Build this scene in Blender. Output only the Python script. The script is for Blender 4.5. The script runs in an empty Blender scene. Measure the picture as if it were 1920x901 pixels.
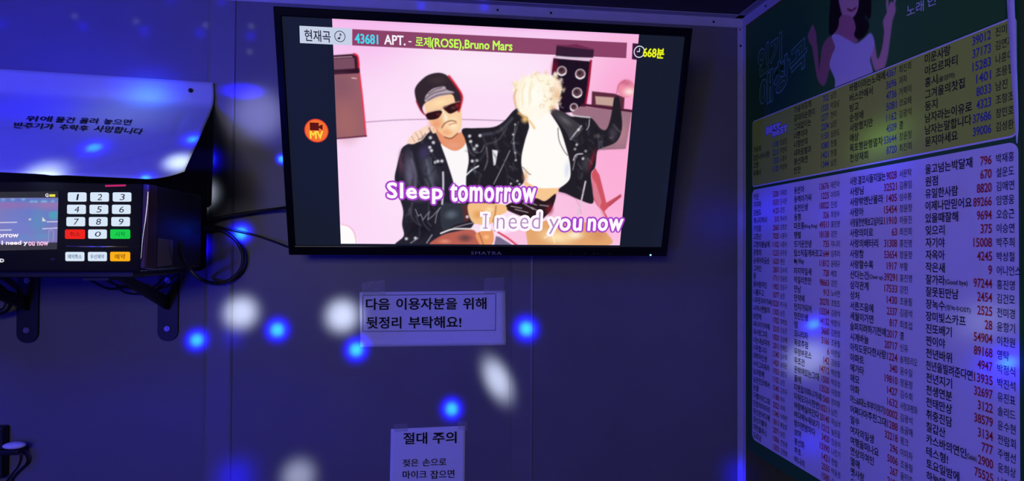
import bpy, bmesh, math, random
import numpy as np
from mathutils import Matrix, Vector, Euler

random.seed(7)
rng = np.random.default_rng(7)
scene = bpy.context.scene
C = scene.collection

# ------------------------------------------------------------------ camera
EYE = 1.62                                   # eye height above the floor, camera stands at x = y = 0
FPX = 1111.8                                 # focal length in pixels of the 1920 px wide frame
RIGHT = Vector((0.99237, -0.12318, 0.00506))
UP = Vector((-0.00661, -0.01216, 0.99990))
FWD = Vector((0.12310, 0.99231, 0.01288))
cam_d = bpy.data.cameras.new('camera')
cam_d.sensor_fit = 'HORIZONTAL'
cam_d.sensor_width = 36.0
cam_d.lens = FPX * 36.0 / 1920.0
cam_d.clip_start = 0.01
cam = bpy.data.objects.new('camera', cam_d)
cam.matrix_world = Matrix(((RIGHT.x, UP.x, -FWD.x, 0), (RIGHT.y, UP.y, -FWD.y, 0), (RIGHT.z, UP.z, -FWD.z, EYE), (0, 0, 0, 1)))
C.objects.link(cam)
scene.camera = cam

vs = scene.view_settings
vs.view_transform = 'Standard'
vs.look = 'None'
vs.exposure = 0.0
vs.gamma = 1.0
vs.use_curve_mapping = False

WALL_Y = 1.2366        # face of the back wall
WALL_X = 0.6668        # face of the right wall
POSTER_X = 0.6646
CEIL = EYE + 0.512


def ray(px, py):
    """direction (per unit) in which the photograph shows the pixel"""
    d = RIGHT * ((px - 960) / FPX) + UP * (-(py - 450.5) / FPX) + FWD
    return d


def hit(px, py, co, no):
    d = ray(px, py)
    o = Vector((0, 0, EYE))
    t = (Vector(co) - o).dot(Vector(no)) / d.dot(Vector(no))
    return o + d * t


def on_wall(px, py, y=WALL_Y):
    return hit(px, py, (0, y, 0), (0, 1, 0))


def on_right(px, py, x=POSTER_X):
    return hit(px, py, (x, 0, 0), (1, 0, 0))


# the notice sheet slopes from the wall down to the machine's front edge
SHEET_TOP_R = Vector((-0.440, 1.228, EYE + 0.274))
SHEET_LOW_R = Vector((-0.388, 0.953, EYE + 0.1035))
SHEET_LEFT = Vector((-1.0, 0.0, 0.030)).normalized()
SHEET_N = (SHEET_TOP_R - SHEET_LOW_R).cross(SHEET_LEFT).normalized()
if SHEET_N.y > 0:
    SHEET_N = -SHEET_N


def on_sheet(px, py):
    return hit(px, py, SHEET_LOW_R, SHEET_N)


# ------------------------------------------------------------------ world and lamps
w = bpy.data.worlds.new('world')
scene.world = w
w.use_nodes = True
w.node_tree.nodes['Background'].inputs['Color'].default_value = (0.02, 0.02, 0.12, 1)
w.node_tree.nodes['Background'].inputs['Strength'].default_value = 0.2


def area(name, loc, target, size, energy, col, sy=None):
    d = bpy.data.lights.new(name, 'AREA')
    d.energy = energy
    d.color = col
    d.size = size
    if sy:
        d.shape = 'RECTANGLE'
        d.size_y = sy
    o = bpy.data.objects.new(name, d)
    o.location = loc
    o.rotation_euler = (Vector(target) - Vector(loc)).to_track_quat('-Z', 'Y').to_euler()
    C.objects.link(o)


# blue party lighting of the booth: a strong lamp high on the left; plus two added fills
area('blue_light', (-1.05, 0.45, 2.02), (-0.20, 1.2, 1.80), 0.22, 8.8, (0.012, 0.012, 1.0))
area('blue_light', (-1.00, -0.85, 1.25), (0.30, 1.2, 1.25), 0.25, 12.5, (0.02, 0.012, 1.0))  # added low blue fill without a fixture, lifts the wall below the television
area('fill_light', (-0.45, -1.00, 1.92), (0.20, 1.2, 1.35), 0.9, 7.4, (0.90, 0.86, 1.0), 0.34)  # added whitish fill behind the camera, stands in for ambient light

BALL = Vector((-0.10, -0.45, 1.93))           # the effect light that throws the spots
CYAN = (0.0, 0.26, 0.5)
DEEP = (0.006, 0.0, 1.0)
WHITE = (0.66, 0.78, 1.0)


def spot(px, py, where, r_px, col, e, stretch=1.0, roll=0.0, flat=1.0):
    """soft round beam whose brightness falls off like a bell, r_px is the bell's width in photograph pixels"""
    p = where(px, py)
    depth = (p - Vector((0, 0, EYE))).dot(FWD)
    L = (p - BALL).length
    sig = r_px * depth / FPX / L                  # tangent of the bell's half width
    d = bpy.data.lights.new('effect_beam', 'SPOT')
    d.spot_size = 2 * math.atan(min(3.0, 2.7 * max(stretch, 1.0) * sig))
    d.spot_blend = 0.3
    d.energy = e * L * L * 40
    d.color = col
    d.shadow_soft_size = 0.004
    d.use_nodes = True
    t = d.node_tree
    em = next(n for n in t.nodes if n.type == 'EMISSION')
    tc = t.nodes.new('ShaderNodeTexCoord')
    sx = t.nodes.new('ShaderNodeSeparateXYZ')
    t.links.new(tc.outputs['Normal'], sx.inputs[0])

    def m(op, a, b=None):
        n = t.nodes.new('ShaderNodeMath')
        n.operation = op
        for i, v in enumerate((a, b)):
            if v is None:
                continue
            if isinstance(v, (int, float)):
                n.inputs[i].default_value = v
            else:
                t.links.new(v, n.inputs[i])
        return n.outputs[0]

    u = m('DIVIDE', m('DIVIDE', sx.outputs[0], sx.outputs[2]), sig * stretch)
    v = m('DIVIDE', m('DIVIDE', sx.outputs[1], sx.outputs[2]), sig)
    q = m('ADD', m('MULTIPLY', u, u), m('MULTIPLY', v, v))
    t.links.new(m('EXPONENT', m('MULTIPLY', m('POWER', q, flat), -1.0)), em.inputs['Strength'])
    o = bpy.data.objects.new('effect_beam', d)
    o.location = BALL
    q = (p - BALL).to_track_quat('-Z', 'Y')
    o.rotation_euler = (q.to_matrix() @ Matrix.Rotation(roll, 3, 'Z')).to_euler()
    C.objects.link(o)


# bright small blue dots with a cyan heart
for px, py, wh, r in [(452, 437, on_wall, 17), (528, 298, on_wall, 8), (520, 618, on_wall, 19), (369, 637, on_wall, 18),
                      (668, 655, on_wall, 19), (987, 616, on_wall, 20), (847, 766, on_wall, 18)]:
    spot(px, py, wh, r * .76, DEEP, 34.0)
    spot(px, py, wh, r * .56, CYAN, 15.0, flat=1.4)
spot(1525, 608, on_right, 14, DEEP, 6.0)
spot(1525, 608, on_right, 8, CYAN, 3.4, flat=1.4)
for px, py, r in [(177, 277, 19), (362, 262, 16), (272, 333, 12)]:
    spot(px, py, on_sheet, r, DEEP, 8.0)
    spot(px, py, on_sheet, r * .56, CYAN, 5.0, flat=1.4)
spot(1886, 682, on_right, 22, DEEP, 6.0)
spot(1889, 680, on_right, 10, CYAN, 3.0, flat=1.4)
spot(282, 185, on_sheet, 26, (0.03, 0.24, 1.0), 1.7, 1.4)
# soft dark-blue patches
spot(292, 172, on_sheet, 36, DEEP, 1.6, 1.5, flat=1.8)
spot(55, 203, on_sheet, 40, DEEP, 1.5, 2.2, flat=1.8)
spot(455, 171, on_wall, 14, DEEP, 7.0, 2.6, flat=2.5)
spot(442, 895, on_wall, 30, DEEP, 4.0)
spot(438, 632, on_wall, 18, DEEP, 1.6)
spot(1438, 395, on_right, 34, DEEP, 1.3)
spot(1655, 318, on_right, 48, DEEP, 1.0)
spot(1520, 830, on_right, 26, DEEP, 1.3)
spot(1552, 400, on_right, 32, DEEP, 0.45)
spot(1537, 640, on_right, 26, DEEP, 0.7)
spot(1892, 690, on_right, 38, DEEP, 1.3)
spot(1387, 892, on_wall, 26, DEEP, 3.0)
spot(1345, 420, on_wall, 46, DEEP, 0.4)
spot(352, 440, lambda a, b: hit(a, b, (-0.44, 0, 0), (1, 0, 0)), 16, DEEP, 10.0)
for px, py in [(4, 45), (155, 50), (271, 58), (375, 62), (470, 67)]:
    spot(px, py, on_wall, 9, DEEP, 1.8)
for px, py in [(320, 2), (415, 5), (790, 12), (908, 14)]:
    spot(px, py, on_wall, 7, DEEP, 1.4)
for px, py in [(140, 30), (255, 40), (385, 47), (471, 49), (468, 97)]:
    spot(px, py, on_wall, 5, WHITE, 0.35)
# white patches
spot(452, 586, on_wall, 27, WHITE, 5.0, flat=1.35)
spot(641, 592, on_wall, 27, WHITE, 5.0, flat=1.35)
spot(933, 712, on_wall, 21, WHITE, 4.6, 1.75, math.radians(-62), 1.3)
spot(560, 893, on_wall, 28, WHITE, 2.6, flat=1.3)
spot(484, 214, on_wall, 46, (0.46, 0.50, 1.0), 1.5, flat=1.6)
spot(1512, 672, on_right, 30, WHITE, 0.9, flat=1.4)
spot(1842, 600, on_right, 34, WHITE, 0.28)
spot(1652, 262, on_right, 34, (0.45, 0.75, 1.0), 0.5)
spot(336, 304, on_sheet, 22, WHITE, 3.6, flat=1.3)
spot(85, 325, on_sheet, 30, WHITE, 2.4, flat=1.2)
spot(235, 212, on_sheet, 52, (0.45, 0.6, 1.0), 0.55, 1.6)


# ------------------------------------------------------------------ materials
def mat(name, col, rough=0.5, spec=0.5, metal=0.0, emit=None, strength=1.0, noise=0.0, nscale=40.0, bump=0.0, bscale=300.0, coat=0.0):
    m = bpy.data.materials.new(name)
    m.use_nodes = True
    nt = m.node_tree
    b = nt.nodes['Principled BSDF']
    b.inputs['Base Color'].default_value = (*col, 1)
    b.inputs['Roughness'].default_value = rough
    b.inputs['Specular IOR Level'].default_value = spec
    b.inputs['Metallic'].default_value = metal
    b.inputs['Coat Weight'].default_value = coat
    if emit:
        b.inputs['Emission Color'].default_value = (*emit, 1)
        b.inputs['Emission Strength'].default_value = strength
    if noise or bump:
        tc = nt.nodes.new('ShaderNodeTexCoord')
    if noise:
        n = nt.nodes.new('ShaderNodeTexNoise')
        n.inputs['Scale'].default_value = nscale
        n.inputs['Detail'].default_value = 5
        r = nt.nodes.new('ShaderNodeValToRGB')
        r.color_ramp.elements[0].position = 0.3
        r.color_ramp.elements[1].position = 0.7
        r.color_ramp.elements[0].color = (*[c * (1 - noise) for c in col], 1)
        r.color_ramp.elements[1].color = (*[min(1, c * (1 + noise)) for c in col], 1)
        nt.links.new(tc.outputs['Object'], n.inputs['Vector'])
        nt.links.new(n.outputs['Fac'], r.inputs['Fac'])
        nt.links.new(r.outputs['Color'], b.inputs['Base Color'])
    if bump:
        n2 = nt.nodes.new('ShaderNodeTexNoise')
        n2.inputs['Scale'].default_value = bscale
        n2.inputs['Detail'].default_value = 3
        bp = nt.nodes.new('ShaderNodeBump')
        bp.inputs['Strength'].default_value = bump
        bp.inputs['Distance'].default_value = 0.001
        nt.links.new(tc.outputs['Object'], n2.inputs['Vector'])
        nt.links.new(n2.outputs['Fac'], bp.inputs['Height'])
        nt.links.new(bp.outputs['Normal'], b.inputs['Normal'])
    return m


def glow(name, col, strength=1.0):
    m = bpy.data.materials.new(name)
    m.use_nodes = True
    nt = m.node_tree
    nt.nodes.clear()
    e = nt.nodes.new('ShaderNodeEmission')
    e.inputs['Color'].default_value = (*col, 1)
    e.inputs['Strength'].default_value = strength
    o = nt.nodes.new('ShaderNodeOutputMaterial')
    nt.links.new(e.outputs[0], o.inputs[0])
    return m


def lin(r, g, b):
    f = lambda v: (v / 255 / 12.92) if v / 255 <= 0.04045 else ((v / 255 + 0.055) / 1.055) ** 2.4
    return (f(r), f(g), f(b))


M = {}
M['wall'] = mat('grey_wall_panel', (0.170, 0.158, 0.16), 0.42, 0.35, noise=0.06, nscale=9, bump=0.12, bscale=420)
M['batten'] = mat('grey_cover_strip', (0.19, 0.178, 0.182), 0.38, 0.4, noise=0.05, nscale=12)
M['ceiling'] = mat('dark_ceiling_panel', (0.075, 0.06, 0.065), 0.6, 0.3, noise=0.1, nscale=14, bump=0.1)
M['side_wall'] = mat('brown_side_wall', (0.11, 0.12, 0.025), 0.7, 0.05, noise=0.15, nscale=8)
M['trim'] = mat('pale_plastic_trim', (0.50, 0.47, 0.48), 0.45, 0.4, noise=0.06, nscale=30)
M['floor'] = mat('dark_floor', (0.06, 0.055, 0.05), 0.5, 0.4, noise=0.2, nscale=20)
M['screw'] = mat('black_screw', (0.01, 0.01, 0.012), 0.5, 0.3)
M['black'] = mat('black_plastic', (0.008, 0.008, 0.010), 0.25, 0.5)
M['gloss'] = mat('black_gloss_plastic', (0.006, 0.006, 0.008), 0.12, 0.10)
M['panel'] = mat('black_mirror_plastic', (0.005, 0.005, 0.007), 0.03, 0.35)
M['iron'] = mat('black_painted_steel', (0.010, 0.010, 0.013), 0.45, 0.4, bump=0.1, bscale=500)
M['rubber'] = mat('black_cable_rubber', (0.012, 0.012, 0.014), 0.45, 0.4)
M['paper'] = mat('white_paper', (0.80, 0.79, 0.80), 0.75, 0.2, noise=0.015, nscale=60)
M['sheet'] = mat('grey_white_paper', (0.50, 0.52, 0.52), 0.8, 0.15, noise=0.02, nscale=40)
M['ink'] = mat('black_ink', (0.012, 0.010, 0.014), 0.7, 0.2)
M['red_ink'] = mat('red_ink', (0.52, 0.03, 0.03), 0.6, 0.2)
M['blue_ink'] = mat('blue_ink', (0.06, 0.07, 0.24), 0.6, 0.2)
M['green_print'] = mat('dark_green_print', (0.024, 0.130, 0.035), 0.55, 0.12)
M['yellow_print'] = mat('yellow_print', (0.46, 0.62, 0.06), 0.6, 0.12)
M['white_print'] = mat('white_print', (0.78, 0.76, 0.78), 0.6, 0.12)
M['metal'] = mat('bolt_steel', (0.30, 0.30, 0.32), 0.35, 0.5, metal=0.8)
M['chrome'] = mat('chrome_strip', (0.75, 0.74, 0.78), 0.16, 0.5, metal=1.0)
M['mauve'] = mat('mauve_metallic_plastic', (0.10, 0.05, 0.07), 0.22, 0.6, metal=0.4)
M['glass'] = mat('screen_glass', (0.010, 0.014, 0.022), 0.08, 0.25, emit=(0.010, 0.014, 0.026), strength=0.75)

mt = bpy.data.materials.new('clear_tape')
mt.use_nodes = True
nt = mt.node_tree
b = nt.nodes['Principled BSDF']
b.inputs['Base Color'].default_value = (0.62, 0.60, 0.62, 1)
b.inputs['Roughness'].default_value = 0.25
b.inputs['Alpha'].default_value = 0.15
tc = nt.nodes.new('ShaderNodeTexCoord')
nz = nt.nodes.new('ShaderNodeTexNoise')
nz.inputs['Scale'].default_value = 120
bp = nt.nodes.new('ShaderNodeBump')
bp.inputs['Strength'].default_value = 0.6
bp.inputs['Distance'].default_value = 0.002
nt.links.new(tc.outputs['Object'], nz.inputs['Vector'])
nt.links.new(nz.outputs['Fac'], bp.inputs['Height'])
nt.links.new(bp.outputs['Normal'], b.inputs['Normal'])
M['tape'] = mt


def picture_mat(name, emissive, strength=1.0):
    m = bpy.data.materials.new(name)
    m.use_nodes = True
    nt = m.node_tree
    a = nt.nodes.new('ShaderNodeVertexColor')
    a.layer_name = 'print'
    if emissive:
        nt.nodes.remove(nt.nodes['Principled BSDF'])
        e = nt.nodes.new('ShaderNodeEmission')
        e.inputs['Strength'].default_value = strength
        nt.links.new(a.outputs['Color'], e.inputs['Color'])
        nt.links.new(e.outputs[0], nt.nodes['Material Output'].inputs[0])
    else:
        b = nt.nodes['Principled BSDF']
        b.inputs['Roughness'].default_value = 0.55
        b.inputs['Specular IOR Level'].default_value = 0.12
        nt.links.new(a.outputs['Color'], b.inputs['Base Color'])
    return m


# ------------------------------------------------------------------ building helpers
def tag(o, label, cat, group=None):
    o['label'] = label
    o['category'] = cat
    if group:
        o['group'] = group
    return o


def empty(name, loc=(0, 0, 0), rot=(0, 0, 0)):
    o = bpy.data.objects.new(name, None)
    o.empty_display_size = 0.05
    o.location = loc
    o.rotation_euler = rot
    C.objects.link(o)
    bpy.context.view_layer.update()
    return o


def obj(name, me, m=None, parent=None, bevel=0.0, seg=2, smooth=False):
    """link a mesh (bmesh or mesh, given in the parent's own space) as ONE object"""
    if isinstance(me, bmesh.types.BMesh):
        mesh = bpy.data.meshes.new(name)
        bmesh.ops.recalc_face_normals(me, faces=me.faces[:])
        me.to_mesh(mesh)
        me.free()
        me = mesh
    if m is not None:
        me.materials.clear()
        me.materials.append(m)
    o = bpy.data.objects.new(name, me)
    C.objects.link(o)
    if parent is not None:
        o.parent = parent
    if smooth:
        for p in me.polygons:
            p.use_smooth = True
    if bevel:
        bv = o.modifiers.new('edge', 'BEVEL')
        bv.width = bevel
        bv.segments = seg
        bv.limit_method = 'ANGLE'
    return o


def structure(o):
    o['kind'] = 'structure'
    return o


def bm_box(x0, x1, y0, y1, z0, z1, bm=None):
    bm = bm or bmesh.new()
    v = [bm.verts.new((x, y, z)) for x in (x0, x1) for y in (y0, y1) for z in (z0, z1)]
    for f in ((0, 1, 3, 2), (4, 6, 7, 5), (0, 4, 5, 1), (2, 3, 7, 6), (0, 2, 6, 4), (1, 5, 7, 3)):
        bm.faces.new([v[i] for i in f])
    return bm


def bm_prism(pts, d, bm=None):
    """closed outline pts (3-D) extruded by vector d"""
    bm = bm or bmesh.new()
    a = [bm.verts.new(p) for p in pts]
    c = [bm.verts.new(Vector(p) + Vector(d)) for p in pts]
    n = len(a)
    bm.faces.new(a[::-1])
    bm.faces.new(c)
    for i in range(n):
        bm.faces.new((a[i], a[(i + 1) % n], c[(i + 1) % n], c[i]))
    return bm


def bm_flat(pts, bm=None):
    bm = bm or bmesh.new()
    bm.faces.new([bm.verts.new(p) for p in pts])
    return bm


def smooth_path(pts, n=10):
    P = [Vector(p) for p in pts]
    P = [P[0] * 2 - P[1]] + P + [P[-1] * 2 - P[-2]]
    out = []
    for i in range(1, len(P) - 2):
        for k in range(n):
            t = k / n
            a, b_, c, d = P[i - 1], P[i], P[i + 1], P[i + 2]
            out.append(0.5 * ((2 * b_) + (c - a) * t + (2 * a - 5 * b_ + 4 * c - d) * t * t + (3 * b_ - a - 3 * c + d) * t ** 3))
    out.append(P[-2])
    return out


def bm_tube(path, r, seg=10, bm=None):
    bm = bm or bmesh.new()
    rings = []
    prev = None
    for i, p in enumerate(path):
        t = (path[min(i + 1, len(path) - 1)] - path[max(i - 1, 0)]).normalized()
        if prev is None:
            a = t.orthogonal().normalized()
        else:
            a = (prev - t * prev.dot(t)).normalized()
        prev = a
        b_ = t.cross(a)
        rings.append([bm.verts.new(p + (a * math.cos(2 * math.pi * k / seg) + b_ * math.sin(2 * math.pi * k / seg)) * r) for k in range(seg)])
    for i in range(len(rings) - 1):
        for k in range(seg):
            bm.faces.new((rings[i][k], rings[i][(k + 1) % seg], rings[i + 1][(k + 1) % seg], rings[i + 1][k]))
    bm.faces.new(rings[0][::-1])
    bm.faces.new(rings[-1])
    return bm


def bm_disc(c, n, r, h, seg=20, dome=0.0, bm=None):
    """short round stud standing on point c, pointing along n"""
    bm = bm or bmesh.new()
    n = Vector(n).normalized()
    a = n.orthogonal().normalized()
    b_ = n.cross(a)
    c = Vector(c)
    prof = [(r, 0), (r, h * 0.6), (r * 0.85, h)] if not dome else [(r, 0), (r, h * .3), (r * .8, h * .75), (r * .4, h)]
    rings = [[bm.verts.new(c + n * z + (a * math.cos(2 * math.pi * k / seg) + b_ * math.sin(2 * math.pi * k / seg)) * q) for k in range(seg)] for q, z in prof]
    for i in range(len(rings) - 1):
        for k in range(seg):
            bm.faces.new((rings[i][k], rings[i][(k + 1) % seg], rings[i + 1][(k + 1) % seg], rings[i + 1][k]))
    bm.faces.new(rings[-1])
    bm.faces.new(rings[0][::-1])
    return bm


def bm_ring(c, n, r0, r1, seg=40, bm=None):
    bm = bm or bmesh.new()
    n = Vector(n).normalized()
    a = Vector((1, 0, 0)) if abs(n.x) < 0.9 else Vector((0, 1, 0))
    a = (a - n * a.dot(n)).normalized()
    b_ = n.cross(a)
    c = Vector(c)
    v = [[bm.verts.new(c + (a * math.cos(2 * math.pi * k / seg) + b_ * math.sin(2 * math.pi * k / seg)) * r) for k in range(seg)] for r in (r0, r1)]
    for k in range(seg):
        bm.faces.new((v[0][k], v[0][(k + 1) % seg], v[1][(k + 1) % seg], v[1][k]))
    return bm


# ------------------------------------------------------------------ lettering
# every string is laid out once as a font curve, turned into a mesh, and bent into a quad
class Lettering:
    """collects strings that end up as ONE mesh (the lettering of one sign in one ink)"""

    def __init__(self, name, material, parent=None, inverse=None):
        self.name, self.m, self.parent = name, material, parent
        self.inv = inverse
        self.items = []
        ALL_LETTERING.append(self)

    def quad(self, text, bl, br, tr, tl, bold=0.0, space=1.0, off=0.0, shear=0.0, fat=0.0, n=8):
        """ink of the text fills the quad of 3-D points; fat thickens every stroke by that many metres"""
        P = [Vector(p) for p in (bl, br, tr, tl)]
        if fat:
            ex, ey = (P[1] - P[0]).normalized(), (P[3] - P[0]).normalized()
            for k in range(n):
                d = (ex * math.cos(2 * math.pi * k / n) + ey * math.sin(2 * math.pi * k / n)) * fat
                self.items.append((text, bold, space, shear, [p + d for p in P], off))
        self.items.append((text, bold, space, shear, P, off))
        return self

    def add_bm(self, bm):
        self.items.append(bm)


ALL_LETTERING = []


def flush_lettering():
    temp = {}
    for L in ALL_LETTERING:
        for it in L.items:
            if isinstance(it, bmesh.types.BMesh):
                continue
            key = it[:4]
            if key not in temp:
                cu = bpy.data.curves.new('lettering', 'FONT')
                cu.body = it[0]
                cu.resolution_u = 3
                cu.offset = it[1]
                cu.space_character = it[2]
                cu.shear = it[3]
                cu.fill_mode = 'FRONT'
                o = bpy.data.objects.new('lettering', cu)
                C.objects.link(o)
                temp[key] = o
    bpy.context.view_layer.update()
    dg = bpy.context.evaluated_depsgraph_get()
    geo = {}
    for key, o in temp.items():
        o = o.evaluated_get(dg)
        me = o.to_mesh()
        co = np.zeros(len(me.vertices) * 3)
        me.vertices.foreach_get('co', co)
        co = co.reshape(-1, 3)[:, :2]
        geo[key] = (co, [tuple(p.vertices) for p in me.polygons])
        o.to_mesh_clear()
    bpy.data.batch_remove([o.data for o in temp.values()] + list(temp.values()))
    for L in ALL_LETTERING:
        V, F = [], []
        n0 = 0
        for it in L.items:
            if isinstance(it, bmesh.types.BMesh):
                it.verts.index_update()
                V.append(np.array([tuple(v.co) for v in it.verts]))
                F += [tuple(v.index + n0 for v in f.verts) for f in it.faces]
                n0 += len(it.verts)
                it.free()
                continue
            co, polys = geo[it[:4]]
            if not len(co):
                continue
            lo, hi = co.min(0), co.max(0)
            s = (co - lo) / np.maximum(hi - lo, 1e-6)
            bl, br, tr, tl = [np.array(p) for p in it[4]]
            nrm = np.cross(br - bl, tl - bl)
            nrm /= np.linalg.norm(nrm)
            u, v = s[:, :1], s[:, 1:]
            P = bl * (1 - u) * (1 - v) + br * u * (1 - v) + tr * u * v + tl * (1 - u) * v + nrm * it[5]
            V.append(P)
            F += [tuple(i + n0 for i in p) for p in polys]
            n0 += len(P)
        V = np.concatenate(V)
        if L.inv is not None:
            Mi = np.array(L.inv)
            V = V @ Mi[:3, :3].T + Mi[:3, 3]
        me = bpy.data.meshes.new(L.name)
        me.from_pydata([tuple(p) for p in V], [], F)
        obj(L.name, me, L.m, L.parent)


# ------------------------------------------------------------------ painting of flat pictures (screen, poster print)
class Canvas:
    """colours for a fine flat grid; coordinates are given by the caller's own map to the unit square"""

    def __init__(self, W, H, to_unit, base):
        self.W, self.H, self.f = W, H, to_unit
        self.img = np.zeros((H, W, 3))
        self.img[:] = np.array(base, float)

    def P(self, pts):
        q = np.array([self.f(*p) for p in pts])
        return q * np.array([self.W - 1, self.H - 1])

    def _blend(self, x0, x1, y0, y1, a, col):
        a = a[..., None]
        r = self.img[y0:y1, x0:x1]
        self.img[y0:y1, x0:x1] = r * (1 - a) + np.array(col, float) * a

    def _box(self, q, pad):
        x0 = max(0, int(math.floor(q[:, 0].min() - pad)))
        x1 = min(self.W, int(math.ceil(q[:, 0].max() + pad)) + 1)
        y0 = max(0, int(math.floor(q[:, 1].min() - pad)))
        y1 = min(self.H, int(math.ceil(q[:, 1].max() + pad)) + 1)
        return x0, x1, y0, y1

    @staticmethod
    def spline(pts, closed=True, n=5):
        P = np.array(pts, float)
        N = len(P)
        out = []
        for i in range(N if closed else N - 1):
            if closed:
                a, b_, c, d = P[(i - 1) % N], P[i], P[(i + 1) % N], P[(i + 2) % N]
            else:
                a, b_, c, d = P[max(i - 1, 0)], P[i], P[i + 1], P[min(i + 2, N - 1)]
            for k in range(n):
                t = k / n
                out.append(0.5 * (2 * b_ + (c - a) * t + (2 * a - 5 * b_ + 4 * c - d) * t * t + (3 * b_ - a - 3 * c + d) * t ** 3))
        if not closed:
            out.append(P[-1])
        return out

    def poly(self, pts, col, soft=1.2, a=1.0, curve=True):
        q = self.P(self.spline(pts) if curve else pts)
        x0, x1, y0, y1 = self._box(q, soft + 1)
        if x1 <= x0 or y1 <= y0:
            return
        X, Y = np.meshgrid(np.arange(x0, x1), np.arange(y0, y1))
        inside = np.zeros(X.shape, bool)
        d2 = np.full(X.shape, 1e9)
        for i in range(len(q)):
            ax, ay = q[i]
            bx, by = q[(i + 1) % len(q)]
            if (ay > Y.min() - 1e9) and ay != by:
                c = ((ay > Y) != (by > Y)) & (X < (bx - ax) * (Y - ay) / (by - ay) + ax)
                inside ^= c
            dx, dy = bx - ax, by - ay
            L = dx * dx + dy * dy + 1e-9
            t = np.clip(((X - ax) * dx + (Y - ay) * dy) / L, 0, 1)
            d2 = np.minimum(d2, (X - ax - t * dx) ** 2 + (Y - ay - t * dy) ** 2)
        d = np.sqrt(d2) * np.where(inside, 1, -1)
        self._blend(x0, x1, y0, y1, np.clip(0.5 + d / soft, 0, 1) * a, col)

    def stroke(self, pts, wd, col, soft=1.2, a=1.0, curve=True):
        q = self.P(self.spline(pts, False) if curve and len(pts) > 2 else pts)
        x0, x1, y0, y1 = self._box(q, wd + soft + 1)
        if x1 <= x0 or y1 <= y0:
            return
        X, Y = np.meshgrid(np.arange(x0, x1), np.arange(y0, y1))
        d2 = np.full(X.shape, 1e9)
        for i in range(len(q) - 1):
            ax, ay = q[i]
            dx, dy = q[i + 1] - q[i]
            L = dx * dx + dy * dy + 1e-9
            t = np.clip(((X - ax) * dx + (Y - ay) * dy) / L, 0, 1)
            d2 = np.minimum(d2, (X - ax - t * dx) ** 2 + (Y - ay - t * dy) ** 2)
        self._blend(x0, x1, y0, y1, np.clip(0.5 + (wd / 2 - np.sqrt(d2)) / soft, 0, 1) * a, col)

    def blob(self, c, rx, ry, col, a=1.0, rot=0.0, power=1.0):
        q = self.P([c])[0]
        R = max(rx, ry) * 1.05
        x0, x1, y0, y1 = self._box(np.array([q]), R)
        if x1 <= x0 or y1 <= y0:
            return
        X, Y = np.meshgrid(np.arange(x0, x1), np.arange(y0, y1))
        cx, sx = math.cos(rot), math.sin(rot)
        u = ((X - q[0]) * cx + (Y - q[1]) * sx) / rx
        v = (-(X - q[0]) * sx + (Y - q[1]) * cx) / ry
        k = np.clip(1 - np.sqrt(u * u + v * v), 0, 1)
        k = (k * k * (3 - 2 * k)) ** power
        self._blend(x0, x1, y0, y1, k * a, col)

    def mesh(self, name, corner, material, parent):
        """corner(s, t) -> 3-D point, t running down"""
        W, H = self.W, self.H
        c00, c10, c11, c01 = [np.array(corner(*p)) for p in ((0, 0), (1, 0), (1, 1), (0, 1))]
        S, T = np.meshgrid(np.linspace(0, 1, W), np.linspace(0, 1, H))
        S, T = S[..., None], T[..., None]
        P = (c00 * (1 - S) * (1 - T) + c10 * S * (1 - T) + c11 * S * T + c01 * (1 - S) * T).reshape(-1, 3)
        idx = np.arange(W * H).reshape(H, W)
        F = np.stack([idx[1:, :-1], idx[1:, 1:], idx[:-1, 1:], idx[:-1, :-1]], -1).reshape(-1, 4)
        me = bpy.data.meshes.new(name)
        me.vertices.add(len(P))
        me.vertices.foreach_set('co', P.ravel())
        me.loops.add(F.size)
        me.loops.foreach_set('vertex_index', F.ravel().astype(np.int32))
        me.polygons.add(len(F))
        me.polygons.foreach_set('loop_start', np.arange(0, F.size, 4, dtype=np.int32))
        me.update(calc_edges=True)
        col = self.img.reshape(-1, 3) / 255.0
        col = np.where(col <= 0.04045, col / 12.92, ((np.maximum(col, 0) + 0.055) / 1.055) ** 2.4)
        at = me.color_attributes.new('print', 'FLOAT_COLOR', 'POINT')
        at.data.foreach_set('color', np.concatenate([col, np.ones((len(col), 1))], 1).ravel())
        return obj(name, me, material, parent)


# ------------------------------------------------------------------ the booth
SOUTH, WEST = -1.05, -1.15
structure(obj('wall_back', bm_box(WEST - .05, WALL_X + .05, WALL_Y, WALL_Y + .05, 0, CEIL + .05), M['wall']))
structure(obj('wall_right', bm_box(WALL_X, WALL_X + .05, SOUTH - .05, WALL_Y, 0, CEIL + .05), M['side_wall']))
structure(obj('wall_left', bm_box(WEST - .05, WEST, SOUTH - .05, WALL_Y, 0, CEIL + .05), M['wall']))
structure(obj('wall_front', bm_box(WEST, WALL_X, SOUTH - .05, SOUTH, 0, CEIL + .05), M['side_wall']))
structure(obj('floor', bm_box(WEST - .05, WALL_X + .05, SOUTH - .05, WALL_Y + .05, -.05, 0), M['floor']))
structure(obj('ceiling', bm_box(WEST, WALL_X, SOUTH, WALL_Y, CEIL, CEIL + .05), M['ceiling']))


def l_trim(name, pts, d):
    return structure(obj(name, bm_prism(pts, d), M['trim'], bevel=0.0008, seg=1))


def batten(name, e0, e1):
    """cover strip over a joint of the wall panels, a shallow lip on both sides"""
    y = WALL_Y
    prof = [(e0, y), (e0 + .002, y - .0022), (e0 + .006, y - .0012), (e1 - .006, y - .0012), (e1 - .002, y - .0022), (e1, y)]
    return structure(obj(name, bm_prism([(a, b_, 0.0) for a, b_ in prof], (0, 0, CEIL - .022)), M['batten']))


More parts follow.
